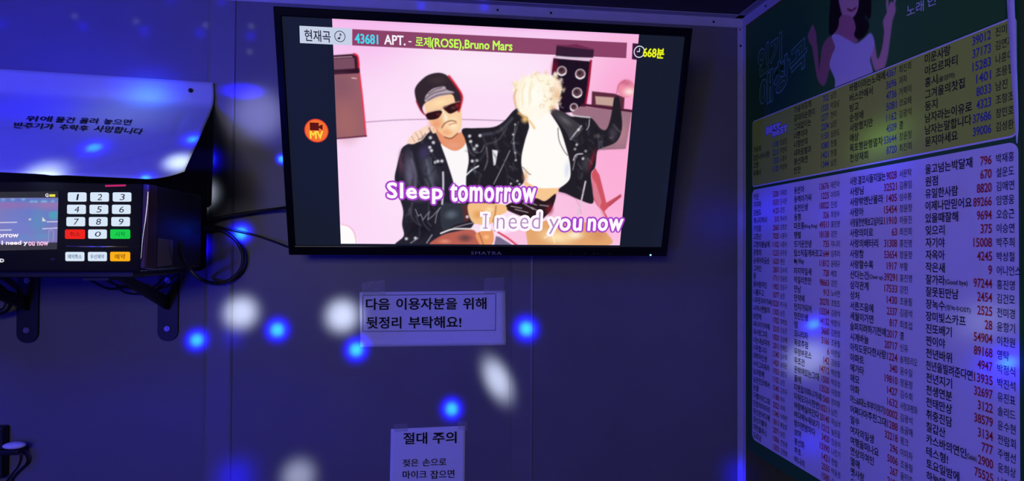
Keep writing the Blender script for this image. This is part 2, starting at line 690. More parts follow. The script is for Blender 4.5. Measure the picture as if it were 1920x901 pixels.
batten('trim_1', -0.4570, -0.4030)
batten('trim_2', 0.1486, 0.1996)
T = 0.0018
# back wall / right wall corner
zc = CEIL - .0225
tr3 = l_trim('trim_3', [(WALL_X, WALL_Y, 0), (WALL_X - .0125, WALL_Y, 0), (WALL_X - .0125, WALL_Y - T, 0), (WALL_X - T, WALL_Y - T, 0),
                        (WALL_X - T, WALL_Y - .014, 0), (WALL_X, WALL_Y - .014, 0)], (0, 0, zc))
# back wall / ceiling
tr4 = l_trim('trim_4', [(WEST, WALL_Y, CEIL), (WEST, WALL_Y, CEIL - .022), (WEST, WALL_Y - T, CEIL - .022), (WEST, WALL_Y - T, CEIL - T),
                        (WEST, WALL_Y - .020, CEIL - T), (WEST, WALL_Y - .020, CEIL)], (WALL_X - WEST, 0, 0))
# right wall / ceiling
tr5 = l_trim('trim_5', [(WALL_X, WALL_Y - T, CEIL), (WALL_X, WALL_Y - T, CEIL - .022), (WALL_X - T, WALL_Y - T, CEIL - .022), (WALL_X - T, WALL_Y - T, CEIL - T),
                        (WALL_X - .020, WALL_Y - T, CEIL - T), (WALL_X - .020, WALL_Y - T, CEIL)], (0, -(WALL_Y - SOUTH) + T, 0))


def screw(p, n, par, r=0.0026):
    obj('screw', bm_disc(p, n, r, 0.0014, 14, 1.0), M['screw'], par, smooth=True)


for px, py in [(933, 19), (1033, 24), (1338, 46)]:
    p = on_wall(px, py, WALL_Y - T)
    p.z = CEIL - 0.012
    screw(p, (0, -1, 0), tr4)
p = on_wall(1388, 46, WALL_Y - T)
screw((WALL_X - .0075, WALL_Y - T, zc - .004), (0, -1, 0), tr3, .0016)
p = on_wall(1390, 86, WALL_Y - T)
screw((WALL_X - .006, WALL_Y - T, p.z), (0, -1, 0), tr3)
p = on_right(1436, 22, WALL_X - T)
screw((WALL_X - T, p.y, CEIL - .012), (-1, 0, 0), tr5)

# ------------------------------------------------------------------ television
TV_W, TV_H = 0.735, 0.4345
TV_ORG = Vector((0.0905, 1.153, EYE - 0.0140))
PHI = math.atan2(0.122, 0.417)
tv = empty('television', TV_ORG, (PHI, 0, 0))
tag(tv, 'black flat television tilted forward on the wall showing two singers on pink', 'television')
TVM = tv.matrix_world.copy()
TVI = TVM.inverted()
TV_N = (TVM.to_3x3() @ Vector((0, -1, 0))).normalized()


def on_tv(px, py):
    return hit(px, py, TV_ORG, TV_N)


def tvl(px, py, off=0.0):
    """same point in the television's own space, lifted off the glass"""
    q = TVI @ on_tv(px, py)
    q.y -= off
    return q


HW = TV_W / 2
SL, SR, SB, ST = -HW + .0125, HW - .0125, .0185, TV_H - .0150
bm = bmesh.new()
D = 0.012
outer = [(-HW, 0), (HW, 0), (HW, TV_H), (-HW, TV_H)]
inner = [(SL, SB), (SR, SB), (SR, ST), (SL, ST)]
of = [bm.verts.new((x, -.004, z)) for x, z in outer]
inf = [bm.verts.new((x, -.004, z)) for x, z in inner]
ind = [bm.verts.new((x, 0.002, z)) for x, z in inner]
ob = [bm.verts.new((x, D, z)) for x, z in outer]
ib = [bm.verts.new((x, D, z)) for x, z in inner]
for i in range(4):
    j = (i + 1) % 4
    bm.faces.new((of[i], of[j], inf[j], inf[i]))
    bm.faces.new((inf[i], inf[j], ind[j], ind[i]))
    bm.faces.new((of[j], of[i], ob[i], ob[j]))
    bm.faces.new((ind[i], ind[j], ib[j], ib[i]))
    bm.faces.new((ob[i], ib[i], ib[j], ob[j]))
obj('bezel', bm, M['gloss'], tv, bevel=0.0018)
# tapered back housing
bm = bmesh.new()
r0 = [bm.verts.new((x, D, z)) for x, z in ((-HW + .004, .004), (HW - .004, .004), (HW - .004, TV_H - .004), (-HW + .004, TV_H - .004))]
r1 = [bm.verts.new((x, .042, z)) for x, z in ((-HW + .05, .03), (HW - .05, .03), (HW - .05, TV_H - .05), (-HW + .05, TV_H - .05))]
bm.faces.new(r0[::-1])
bm.faces.new(r1)
for i in range(4):
    bm.faces.new((r0[i], r0[(i + 1) % 4], r1[(i + 1) % 4], r1[i]))
obj('back_cover', bm, M['black'], tv, bevel=0.004)
# wall mount: plate on the wall and a wedge arm up to the housing (given in world space, moved into the set's space)
bm = bm_box(TV_ORG.x - .10, TV_ORG.x + .10, WALL_Y - .006, WALL_Y, TV_ORG.z + .10, TV_ORG.z + .30)
bm_prism([(TV_ORG.x - .05, WALL_Y - .006, TV_ORG.z + .12), (TV_ORG.x - .05, WALL_Y - .006, TV_ORG.z + .28),
          (TV_ORG.x - .05, 1.118, TV_ORG.z + .28), (TV_ORG.x - .05, 1.160, TV_ORG.z + .12)], (.10, 0, 0), bm)
bm.transform(TVI)
obj('wall_mount', bm, M['iron'], tv)
obj('screen', bm_box(SL - .001, SR + .001, 0.0, .004, SB - .001, ST + .001), M['glass'], tv)

# ---- the picture on the screen
PQ = [tvl(623, 34.3), tvl(1198, 64), tvl(1162, 458.9), tvl(639, 456.8)]
PL = (PQ[0].x + PQ[3].x) / 2
PR = (PQ[1].x + PQ[2].x) / 2
PT = (PQ[0].z + PQ[1].z) / 2
PB = (PQ[2].z + PQ[3].z) / 2


def pic_unit(px, py):
    q = tvl(px, py)
    return ((q.x - PL) / (PR - PL), (PT - q.z) / (PT - PB))


cv = Canvas(620, 464, pic_unit, (252, 222, 248))
# backdrop
cv.blob((900, 40), 520, 90, (246, 188, 238), 0.75)
cv.blob((640, 60), 260, 130, (244, 176, 234), 0.7)
cv.blob((640, 300), 240, 330, (252, 208, 246), 0.55)
cv.blob((1190, 240), 250, 420, (250, 160, 208), 1.0)
cv.blob((1160, 330), 160, 260, (252, 176, 216), 0.9)
cv.blob((900, 120), 240, 80, (254, 236, 250), 0.6)
cv.blob((740, 300), 120, 220, (254, 230, 252), 0.8)
cv.poly([(622, 33), (1199, 62), (1198, 68), (622, 40)], (240, 178, 230), 3, 0.5, False)
cv.stroke([(683, 229), (740, 225), (800, 223.5), (880, 224), (960, 227), (1000, 232)], 1.6, (150, 112, 150), 1.6, 0.8)
# amplifier at the left
cv.poly([(620, 104), (662, 101), (671, 106), (674, 120), (672, 138), (620, 138)], (56, 26, 44), 2, 1, False)
cv.poly([(620, 110), (664, 108), (666, 131), (620, 132)], (122, 78, 98), 2, 1, False)
cv.stroke([(622, 108), (660, 106)], 1.6, (215, 170, 190))
cv.stroke([(664, 101), (671, 107), (673, 134)], 3.6, (222, 38, 60), 2)
cv.poly([(620, 131), (674, 128), (675, 139), (620, 141)], (48, 20, 40), 2, 1, False)
cv.poly([(620, 140), (674, 137), (687, 256), (620, 261)], (152, 96, 106), 1.6, 1, False)
cv.blob((650, 230), 44, 60, (172, 108, 104), 0.6)
cv.blob((640, 160), 44, 40, (130, 84, 104), 0.6)
cv.stroke([(674, 138), (680, 190), (686, 255)], 3.4, (228, 58, 86), 2)
cv.stroke([(624, 260), (655, 257.5), (687, 254.5)], 2.6, (88, 36, 62), 1.6)
cv.stroke([(660, 146), (668, 147)], 2, (230, 190, 200))
# speaker tower
TW = (30, 17, 36)
cv.poly([(1043.5, 83.5), (1062, 84.5), (1081, 82.8), (1095, 87), (1113.5, 91.6), (1112, 108), (1042, 106)], (34, 22, 44), 1.6, 1, False)
cv.poly([(1037.7, 109), (1106.5, 115), (1096, 208), (1050, 212), (1034, 141)], TW, 1.6, 1, False)
cv.stroke([(1042, 105.8), (1106.5, 111.8)], 3.4, (214, 196, 214), 1.6)
cv.stroke([(1108, 114), (1103, 160), (1096, 204)], 4.5, (158, 20, 52), 2)
cv.blob((1040, 128), 12, 30, (150, 20, 50), 0.6)
for (x, y, r) in [(1053.4, 133, 9.5), (1087.9, 138.8, 10), (1082, 173.7, 10), (1076, 201, 8)]:
    cv.blob((x, y), r * 2.1, r * 2.1, (176, 148, 160), 1.0, 0, 0.25) if False else None
    cv.poly([(x + r * math.cos(t), y + r * math.sin(t)) for t in np.linspace(0, 2 * math.pi, 12, False)], (196, 178, 186), 1.6)
    cv.poly([(x + (r - 2.6) * math.cos(t), y + (r - 2.6) * math.sin(t) - .6) for t in np.linspace(0, 2 * math.pi, 12, False)], (92, 62, 74), 1.6)
    cv.blob((x - 1, y - 2), r * .7, r * .6, (44, 24, 36), .9)
    cv.stroke([(x - r * .75, y + r * .45), (x - r * .1, y + r * .85), (x + r * .7, y + r * .5)], 2.8, (245, 236, 240), 1.8)
# right amplifier and cabinet
cv.poly([(1088, 199), (1185, 208), (1173, 279), (1120, 281), (1071.5, 211)], (156, 112, 130), 1.6, 1, False)
cv.blob((1165, 250), 30, 46, (190, 134, 146), .6)
cv.stroke([(1092, 196), (1130, 201), (1185, 208)], 5, (72, 22, 46), 1.6)
cv.poly([(1110, 171), (1153, 175.6), (1171, 182.6), (1169.5, 204), (1108.9, 197)], (92, 42, 62), 1.6, 1, False)
cv.poly([(1115.8, 180), (1150.8, 182.6), (1149.7, 199), (1117, 195.4)], (196, 162, 152), 2, 1, False)
cv.poly([(1174 + 17 * math.cos(t), 166 + 17 * math.sin(t)) for t in np.linspace(0, 2 * math.pi, 12, False)], (236, 140, 166), 2.5)
cv.blob((1180, 172), 22, 14, (255, 222, 222), 1)
cv.blob((1174, 155), 18, 10, (206, 106, 140), .9)
cv.stroke([(1156, 175), (1160, 160), (1173, 150)], 1.6, (190, 80, 120), 1.6, .8)
# her red ribbon and cushions at the right
cv.poly([(1109, 325), (1115.6, 314), (1124, 328), (1131, 356), (1136.7, 379.7), (1163, 364), (1165, 369), (1143, 386), (1133, 396), (1141, 410), (1131, 410), (1124, 392), (1112, 372)], (208, 84, 98), 1.6, 1, False)
cv.poly([(1110, 332), (1118, 345), (1128, 378), (1124, 390), (1112, 368)], (222, 130, 152), 3, .9, False)
cv.stroke([(1143, 384), (1163, 366)], 5, (170, 72, 96), 2, .7)
cv.poly([(1034, 352), (1075, 366), (1110, 380), (1130, 396), (1135, 425), (1090, 425), (1030, 412)], (250, 190, 224), 2.5, .8)
cv.stroke([(1040, 360), (1078, 372), (1090, 400)], 2, (216, 150, 190), 2, .7)
# thigh of the seated pair
cv.poly([(982, 438), (1000, 424), (1020, 414), (1045, 408), (1080, 414), (1118, 420), (1133, 432), (1139, 460), (985, 460)], (228, 166, 112), 2.5)
cv.blob((1045, 444), 60, 26, (255, 228, 178), .95, .15)
cv.blob((1078, 440), 30, 16, (255, 244, 214), .9)
cv.blob((1122, 436), 30, 34, (206, 134, 90), .6)
cv.stroke([(1020, 446), (1034, 440), (1040, 455)], 2, (255, 250, 230), 2, .8)
cv.poly([(966, 461), (930, 436), (936, 440), (985, 428), (990, 461)], (250, 196, 226), 2, 1, False)
cv.poly([(930, 442), (937, 444), (964, 461), (926, 461)], (122, 108, 140), 2, 1, False)
cv.stroke([(934, 435), (952, 446), (970, 460)], 3.6, (214, 56, 78), 1.8)
# her jacket, arm round the neighbour
JK = (34, 31, 40)
cv.poly([(866, 243), (890, 240), (925, 238), (945, 227), (962, 208), (972, 203), (985, 216), (996, 226), (990, 245), (983, 270), (978, 305), (984, 334), (972, 350), (940, 352), (925, 385), (880, 388), (872, 372), (874, 330), (879, 300), (874, 272)], JK, 1.8)
cv.poly([(1024, 200), (1044, 207), (1057, 210), (1071, 218), (1092, 219), (1108, 221), (1117, 230), (1126, 241), (1136, 243), (1143, 228), (1148, 204), (1152, 184), (1160, 182), (1164, 205), (1166, 240), (1156, 265), (1130, 277), (1120, 283), (1116, 312), (1108, 326), (1111, 358), (1111, 381), (1086, 374), (1062, 363), (1046, 357), (1060, 344), (1068, 332), (1068, 305), (1060, 272), (1049, 240), (1034, 215)], JK, 1.8)
cv.poly([(1029, 203), (1056, 210), (1072, 222), (1092, 241), (1072, 262), (1058, 242)], (62, 58, 66), 2)
cv.blob((1060, 226), 26, 9, (112, 108, 118), .7, .6)
cv.blob((1150, 250), 16, 24, (74, 64, 76), .8)
cv.blob((1120, 255), 12, 9, (104, 98, 104), .8)
cv.blob((1146, 258), 7, 5, (110, 104, 110), .7)
cv.blob((1098, 305), 16, 30, (70, 66, 74), .8)
cv.blob((1110, 300), 8, 40, (150, 30, 50), .7, .25)
cv.stroke([(1068, 214), (1086, 218), (1106, 220)], 3, (205, 200, 208), 1.6)
cv.stroke([(1090, 236), (1078, 250), (1070, 261)], 3.4, (176, 174, 184), 2)
cv.stroke([(1105, 224), (1104, 236), (1100, 243)], 2, (190, 186, 194), 1.6)
for p in [(1071, 214), (1081, 271), (1078, 279), (1098, 283), (1093, 297), (1085, 243)]:
    cv.blob(p, 5, 5, (235, 232, 238), 1.0)
cv.stroke([(1075, 300), (1080, 290), (1092, 288)], 3, (214, 210, 220), 1.8, .9)
cv.stroke([(1074, 318), (1078, 300), (1082, 292)], 2.4, (150, 148, 156), 2, .8)
cv.stroke([(1097.7, 340), (1093, 362), (1088, 384), (1083, 402)], 3.6, (214, 202, 212), 1.8)
# creases and studs of her left sleeve
cv.stroke([(905, 252), (935, 246), (960, 222)], 6, (74, 74, 88), 5, .8)
cv.stroke([(912, 270), (934, 262), (950, 240)], 3, (88, 86, 98), 4, .7)
cv.stroke([(900, 300), (912, 278), (905, 256)], 4, (60, 62, 74), 4, .7)
cv.stroke([(956, 282), (942, 312), (925.6, 345)], 2, (150, 146, 156), 1.6)
cv.stroke([(972, 228), (966, 250), (958, 268)], 1.6, (120, 118, 128), 1.6, .8)
for p in [(966, 233), (962, 252), (963, 268), (966, 286), (967, 300), (958, 344), (970, 339), (974, 345)]:
    cv.blob(p, 4.2, 4.2, (225, 222, 230), 1.0)
cv.stroke([(966, 236), (963, 262), (967, 296)], 1.6, (170, 168, 176), 1.6, .7)
cv.poly([(922.5, 280.5), (934, 281.6), (929, 309), (925.5, 310)], (236, 234, 240), 1.5, 1, False)
cv.stroke([(912, 276), (914, 300), (908, 318)], 3, (130, 120, 126), 2.5, .7)
cv.stroke([(944, 300), (950, 320), (952, 344)], 2.5, (54, 50, 62), 3, .8)
# her white top, waist and shorts
cv.poly([(990, 214), (1008, 206), (1024, 206), (1036, 220), (1050, 242), (1061, 276), (1068, 305), (1069, 332), (1058, 346), (1040, 353), (1012, 354), (990, 342), (979, 316), (978, 292), (985, 262), (992, 240)], (255, 252, 248), 2)
cv.blob((1063, 318), 10, 30, (214, 220, 240), .8)
cv.stroke([(1046, 240), (1048, 262), (1056, 280), (1064, 291)], 1.6, (70, 60, 66), 1.5, .9)
cv.stroke([(980, 313), (990, 324), (995, 327)], 1.6, (96, 80, 70), 1.5, .9)
cv.poly([(983, 340), (1010, 352), (1046, 353), (1040, 366), (1023, 376), (1006, 372), (990, 360)], (248, 200, 146), 2)
cv.blob((985, 330), 10, 22, (232, 170, 120), .7)
cv.poly([(946, 388), (975, 374), (1004, 371), (1022, 376.5), (1042, 363), (1036, 388), (1024, 404), (1010, 412), (975, 404)], (42, 25, 32), 2)
cv.blob((1030, 392), 14, 20, (130, 30, 44), .8)
for (a_, b_) in [((980, 380), (1000, 392)), ((988, 377), (1006, 384)), ((966, 392), (990, 398)), ((1012, 384), (1028, 386)), ((996, 388), (1014, 398)), ((958, 386), (978, 390))]:
    cv.stroke([a_, b_], 2, (196, 186, 196), 1.8, .85)
# her hair
HAIR = [(966, 170), (968, 156), (978, 147), (992, 143), (1006, 140), (1022, 139), (1038, 143), (1049, 153), (1053, 168), (1048, 184), (1042, 198), (1026, 210), (1006, 218), (988, 219), (975, 212), (968, 196)]
cv.poly(HAIR, (255, 246, 222), 5)
for k in range(70):
    i = rng.integers(0, len(HAIR))
    x, y = HAIR[i]
    if x < 990 and y > 190:
        continue
    x, y = x + rng.uniform(-5, 5), y + rng.uniform(-5, 5)
    cv.blob((x, y), rng.uniform(5, 9), rng.uniform(4, 7), [(255, 246, 224), (253, 236, 206), (240, 206, 166), (255, 251, 240)][k % 4], .7, rng.uniform(0, 3))
cv.blob((998, 180), 48, 54, (255, 254, 246), 1.0)
cv.blob((1042, 176), 16, 30, (236, 194, 154), .75)
cv.blob((1046, 158), 14, 16, (255, 224, 204), .8)
for k in range(46):
    x, y = rng.uniform(1008, 1056), rng.uniform(142, 204)
    r = rng.uniform(2.5, 5)
    t0 = rng.uniform(0, 6.3)
    cv.stroke([(x + r * math.cos(t0 + q), y + r * math.sin(t0 + q)) for q in (0, .8, 1.6, 2.4)], 1.5, [(222, 176, 130), (255, 250, 236), (204, 152, 118), (250, 226, 192)][k % 4], 2.4, .5)
for k in range(14):
    x = rng.uniform(972, 1010)
    cv.stroke([(x, 150 + rng.uniform(0, 12)), (x - 5 + rng.uniform(-2, 2), 172), (x - 4, 196 + rng.uniform(-8, 8))], 2, (246, 222, 178), 3, .35)
cv.stroke([(968, 168), (964, 182), (968, 202)], 4, (222, 166, 112), 4, .7)
cv.stroke([(972, 212), (984, 220), (994, 228), (1002, 240)], 4, (246, 178, 96), 4, .75)
cv.blob((984, 224), 12, 12, (255, 206, 130), .9)
cv.blob((1036, 202), 12, 9, (226, 180, 144), .8)
cv.blob((1006, 214), 26, 20, (255, 250, 238), 1.0)
cv.blob((1020, 210), 20, 14, (255, 248, 236), .9)

# his leather jacket
cv.poly([(808, 240), (794, 254), (772, 266), (755, 276), (749, 292), (744, 312), (740, 336), (747, 364), (756, 394), (754, 420), (757, 442), (742, 460), (806, 460), (832, 440), (884, 426), (889, 386), (858, 380), (851, 344), (838, 302), (828, 272), (818, 250)], (38, 35, 48), 1.8)
cv.blob((768, 325), 18, 70, (112, 106, 134), .85, -.06)
cv.blob((752, 305), 10, 40, (112, 70, 90), .6)
cv.blob((806, 320), 26, 60, (84, 86, 104), .8, -.25)
cv.blob((795, 285), 18, 26, (66, 56, 98), .8, .4)
cv.blob((785, 370), 40, 16, (96, 82, 118), .8)
cv.stroke([(772, 300), (780, 330), (776, 370)], 5, (150, 144, 172), 6, .45)
cv.stroke([(800, 300), (806, 330), (816, 360)], 4, (120, 124, 146), 5, .5)
cv.blob((790, 425), 40, 36, (22, 20, 30), .9)
cv.poly([(827, 384), (850, 381), (876, 381), (880, 398), (878, 413), (855, 420), (830, 430)], (50, 54, 66), 2.5)
cv.blob((846, 402), 22, 16, (100, 112, 126), .8, -.2)
cv.poly([(866, 383), (878, 383), (880, 412), (870, 416)], (96, 44, 46), 3, .8, False)
cv.stroke([(779, 392), (784, 405), (789, 401), (793, 412), (805, 396), (802, 412), (812, 404), (826, 388), (819, 400), (816, 418)], 1.6, (166, 162, 176), 1.4, .9, False)
cv.stroke([(830.7, 322.7), (831, 350), (829, 382)], 4.2, (200, 194, 208), 1.8)
cv.stroke([(873, 329), (885, 318), (897, 311)], 3.6, (216, 220, 232), 1.6)
cv.stroke([(826.5, 437), (845, 430), (860, 428.5), (897, 429)], 3.6, (240, 232, 234), 1.8)
cv.stroke([(850, 427), (875, 420), (896, 416)], 2.2, (150, 140, 150), 1.6)
for p in [(807, 257.7), (812.6, 267), (806, 276), (809, 282), (816, 304), (821, 302), (828.6, 301.6), (880.6, 255), (882.5, 265), (893.8, 273), (889, 279), (900, 254), (885.5, 301.6), (894, 300.6), (876, 406), (762, 447), (779, 446)]:
    cv.blob(p, 5.2, 5.2, (238, 236, 244), 1.0, 0, .7)
cv.stroke([(802, 291), (812, 293), (812, 306), (820, 309), (828, 309)], 1.8, (16, 14, 22), 1.8, .9)
cv.stroke([(884, 270), (890, 285), (902, 284), (908, 272)], 2.2, (112, 116, 128), 2, .8)
cv.stroke([(770, 455), (784, 446)], 2.5, (170, 176, 200), 2, .7)
cv.stroke([(800, 455), (810, 440)], 2.5, (200, 204, 216), 2, .7)
# legs and clasped hands
cv.poly([(808, 461), (824, 443), (852, 434), (884, 430), (895, 440), (898, 461)], (186, 96, 84), 3)
cv.blob((872, 446), 24, 14, (92, 62, 66), .8)
cv.blob((834, 452), 20, 8, (236, 150, 126), .8)
cv.poly([(877, 384), (896, 380), (920, 381), (946, 384), (950, 396), (936, 404), (926, 416), (906, 421), (884, 414)], (244, 192, 134), 2)
cv.blob((896, 402), 18, 16, (222, 146, 84), .7)
cv.blob((918, 392), 14, 10, (255, 226, 178), .8)
cv.stroke([(930, 386), (928, 402), (924, 414)], 2.4, (150, 84, 54), 2.5, .7)
cv.poly([(892, 438), (906, 432), (922, 430), (926, 444), (922, 458), (904, 461), (895, 450)], (236, 154, 102), 2.2)
cv.blob((912, 444), 10, 8, (255, 206, 150), .8)
cv.stroke([(898, 436), (902, 446), (906, 458)], 2.4, (140, 72, 52), 2.5, .7)
cv.stroke([(926, 416), (928, 432)], 3, (120, 78, 70), 2.5, .7)
# his shirt, neck, hand on the shoulder
cv.poly([(826, 268), (838, 277), (852, 282), (866, 276), (873, 266), (878, 296), (874, 330), (872, 374), (853, 374), (851, 344), (838, 302)], (252, 248, 250), 1.8)
cv.poly([(816, 240), (830, 252), (846, 258), (862, 248), (868, 252), (873, 268), (862, 280), (850, 282), (838, 277), (826, 267)], (232, 150, 112), 2)
cv.blob((850, 272), 20, 10, (236, 164, 140), .7)
cv.poly([(764, 268), (766, 259), (772, 254), (776, 247), (786, 243), (796, 237), (804, 236), (808, 244), (800, 252), (792, 262), (782, 267), (774, 270)], (250, 218, 198), 1.8)
for (a_, b_) in [((772, 255), (778, 266)), ((779, 249), (786, 260)), ((788, 245), (793, 256))]:
    cv.stroke([a_, b_], 1.5, (196, 130, 110), 1.6, .8)
cv.stroke([(784, 262), (792, 258), (798, 250)], 2, (110, 80, 90), 2, .7)
# his head
cv.poly([(796, 190), (812, 183), (832, 178), (852, 174), (861, 190), (865, 208), (866, 226), (864, 240), (857, 252), (843, 259), (829, 252), (818, 241), (806, 230), (799, 214)], (250, 208, 164), 1.8)
cv.blob((818, 232), 22, 26, (236, 150, 108), .8, .5)
cv.blob((838, 248), 20, 12, (240, 160, 112), .7)
cv.blob((850, 232), 18, 22, (255, 236, 196), .9)
cv.blob((826, 192), 28, 10, (255, 226, 176), .9, -.25)
cv.blob((836, 222), 8, 14, (255, 246, 220), .8)
cv.poly([(777.5, 172), (780, 162), (788, 152), (802, 141), (821, 136.3), (836, 140), (847, 151), (858, 165), (866, 179), (864, 194), (856, 200), (849, 178), (832, 178), (812, 184), (798, 192), (792, 202), (795, 214), (788, 206), (781, 190)], (50, 38, 48), 2)
cv.blob((820, 150), 30, 16, (70, 56, 62), .6)
cv.poly([(796, 189), (799, 178), (810, 167), (822, 163), (834, 162), (838, 168), (852, 173), (840, 177), (820, 182), (802, 190)], (182, 164, 178), 2)
for (a_, b_, c_) in [((797, 186), (812, 175), (836, 168)), ((802, 188), (822, 178), (850, 175)), ((803, 176), (816, 168), (828, 164))]:
    cv.stroke([a_, b_, c_], 2, (84, 66, 80), 2, .8)
cv.stroke([(842, 143), (856, 162), (866, 180), (864, 196), (860, 208)], 4.5, (206, 30, 48), 3, .9)
cv.stroke([(781, 190), (789, 206), (798, 216)], 3, (170, 30, 56), 2.5, .8)
cv.poly([(799, 213.5), (812, 209), (823, 207), (829, 208.5), (826, 216), (820, 222), (808, 224.5), (801, 222.5)], (46, 18, 26), 1.6)
cv.poly([(830.5, 201), (842, 196), (852, 193), (862, 192), (862, 203), (855, 208.5), (844, 212.8), (836, 208)], (50, 20, 26), 1.6)
cv.blob((858, 198), 8, 9, (190, 34, 40), .7)
cv.blob((822, 214), 8, 6, (110, 40, 50), .7)
cv.blob((850, 202), 8, 5, (110, 80, 84), .6)
cv.stroke([(801, 211), (815, 206), (828, 204), (846, 194), (861, 190)], 1.8, (206, 170, 160), 1.6, .7)
cv.stroke([(829, 207), (833, 213), (836, 218)], 2.2, (255, 250, 240), 1.8, .8)
cv.stroke([(828.7, 239), (833, 232), (840, 227.5), (848, 226), (855, 228)], 2.4, (140, 82, 62), 2, .85)
cv.stroke([(842, 234), (850, 231), (856, 231)], 1.8, (196, 96, 76), 1.8, .8)
cv.stroke([(834, 257), (846, 259), (858, 250)], 2.6, (120, 62, 48), 2.2, .8)
cv.poly([(807, 240), (811, 237), (817, 243), (816, 249), (811, 249)], (252, 220, 190), 1.8)
cv.stroke([(812, 240), (814, 246)], 1.4, (214, 120, 84), 1.6, .8)
cv.stroke([(805, 240), (812, 256), (826, 268)], 3, (70, 40, 56), 3, .6)
# round white thing low at the left
cv.poly([(630, 424), (646, 420), (658, 427), (667, 442), (669, 462), (630, 462)], (255, 251, 252), 2)
cv.stroke([(640, 420), (654, 424), (664, 436), (669, 458)], 2, (236, 150, 190), 2, .8)
# leather sheen over both jackets
def within(pts, n, pad=0):
    P = np.array(cv.spline(pts))
    out = []
    while len(out) < n:
        x, y = rng.uniform(P[:, 0].min(), P[:, 0].max()), rng.uniform(P[:, 1].min(), P[:, 1].max())
        c = False
        for i in range(len(P)):
            (ax, ay), (bx, by) = P[i], P[(i + 1) % len(P)]
            if (ay > y) != (by > y) and x < (bx - ax) * (y - ay) / (by - ay) + ax:
                c = not c
        if c:
            out.append((x, y))
    return out


MAN_L = [(800, 258), (772, 278), (756, 292), (750, 340), (760, 392), (762, 440), (800, 440), (830, 372), (822, 300)]
HER_L = [(880, 262), (930, 246), (968, 222), (978, 262), (970, 320), (950, 344), (900, 366), (884, 330)]
HER_R = [(1060, 225), (1100, 230), (1120, 250), (1150, 246), (1158, 200), (1160, 250), (1110, 290), (1102, 350), (1078, 350), (1074, 290)]
for reg, n, ang in ((MAN_L, 46, 1.45), (HER_L, 44, 1.0), (HER_R, 40, 1.2)):
    for k, (x, y) in enumerate(within(reg, n)):
        t = ang + rng.normal(0, .35)
        l = rng.uniform(4, 11)
        c = [(92, 92, 110), (18, 16, 24), (128, 128, 146), (26, 24, 34), (70, 68, 86)][k % 5]
        cv.stroke([(x - l * math.cos(t), y - l * math.sin(t)), (x + rng.uniform(-2, 2), y), (x + l * math.cos(t), y + l * math.sin(t))], rng.uniform(1.5, 4), c, 4, .38)
# the broadcast picture is soft
for _ in range(2):
    I = cv.img
    Pd = np.pad(I, ((1, 1), (1, 1), (0, 0)), mode='edge')
    cv.img = .5 * I + .125 * (Pd[:-2, 1:-1] + Pd[2:, 1:-1] + Pd[1:-1, :-2] + Pd[1:-1, 2:])
# title bar printed over the film
cv.poly([(660.5, 54.5), (1175.6, 80), (1174, 109), (660.5, 85)], (122, 46, 84), 1.0, .86, False)
cv.poly([(1043.5, 86), (1113.5, 94), (1112, 106), (1042, 103)], (42, 26, 48), 1.6, .85, False)
cv.poly([(1186, 81), (1200, 82), (1200, 113), (1184.6, 111)], (60, 26, 62), 1.2, 1, False)
M['film'] = picture_mat('film_picture', True, 1.0)
cv.mesh('video_picture', lambda s, t: (PL + (PR - PL) * s, -.0004, PT + (PB - PT) * t), M['film'], tv)


def tvq(L, text, bl, br, h, off, **k):
    """text on the screen: ink from pixel bl to pixel br, h pixels tall"""
    a, c = tvl(*bl, off), tvl(*br, off)
    d = tvl(bl[0], bl[1] - h, off).z - a.z
    top = Vector((0, 0, d))
    L.quad(text, a, c, c + top, a + top, **k)


def tv_poly(pts, off):
    return bm_flat([tvl(x, y, off) for x, y in pts])


obj('caption_box', tv_poly([(561.6, 48.3), (659.8, 53.3), (659.3, 85), (562.6, 80.6)], .0007), glow('caption_box_grey', lin(198, 208, 232), 1.0), tv)
L = Lettering('caption_lettering', glow('caption_black', lin(30, 26, 52)), tv)
tvq(L, '현재곡', (571.5, 77), (620.5, 80), 22, .0011, bold=.012)
obj('caption_note', bm_ring(tvl(637.5, 68.3, .0012), (0, 1, 0), .0080, .0092), glow('note_black', lin(38, 34, 50)), tv)
bmn = bmesh.new()
c_ = tvl(637.5, 68.3, .0012)
bmn.faces.new([bmn.verts.new((c_.x - .0018 + .0022 * math.cos(t), c_.y, c_.z - .0032 + .0016 * math.sin(t))) for t in np.linspace(0, 2 * math.pi, 14, False)])
bmn.faces.new([bmn.verts.new((c_.x + a_, c_.y, c_.z + b_)) for a_, b_ in ((-.0002, -.003), (.0007, -.003), (.0007, .0052), (-.0002, .0052))])
bmn.faces.new([bmn.verts.new((c_.x + a_, c_.y, c_.z + b_)) for a_, b_ in ((.0007, .0052), (.0007, .0028), (.0030, .0006), (.0030, .0026))])
obj('caption_note', bmn, glow('note_black', lin(38, 34, 50)), tv)

L = Lettering('song_number', glow('caption_cyan', lin(72, 214, 240)), tv)
tvq(L, '43681', (666, 80.6), (709, 83), 17.5, .0010, fat=.0005)
L = Lettering('song_title', glow('caption_white', lin(246, 240, 250)), tv)
tvq(L, 'APT.', (721, 83), (760, 85), 17.5, .0010, fat=.0005)
tvq(L, '-', (766, 79), (771.5, 79.4), 2.2, .0010)
L = Lettering('artist_lettering', glow('caption_green', lin(196, 255, 92)), tv)
tvq(L, '로제', (779, 88), (808, 89.5), 20, .0010, bold=.018)
tvq(L, '(ROSE),Bruno', (809, 92.5), (917, 97.5), 21, .0010, fat=.0005)
tvq(L, 'Mars', (924, 93.5), (960, 95), 17, .0010, fat=.0005)

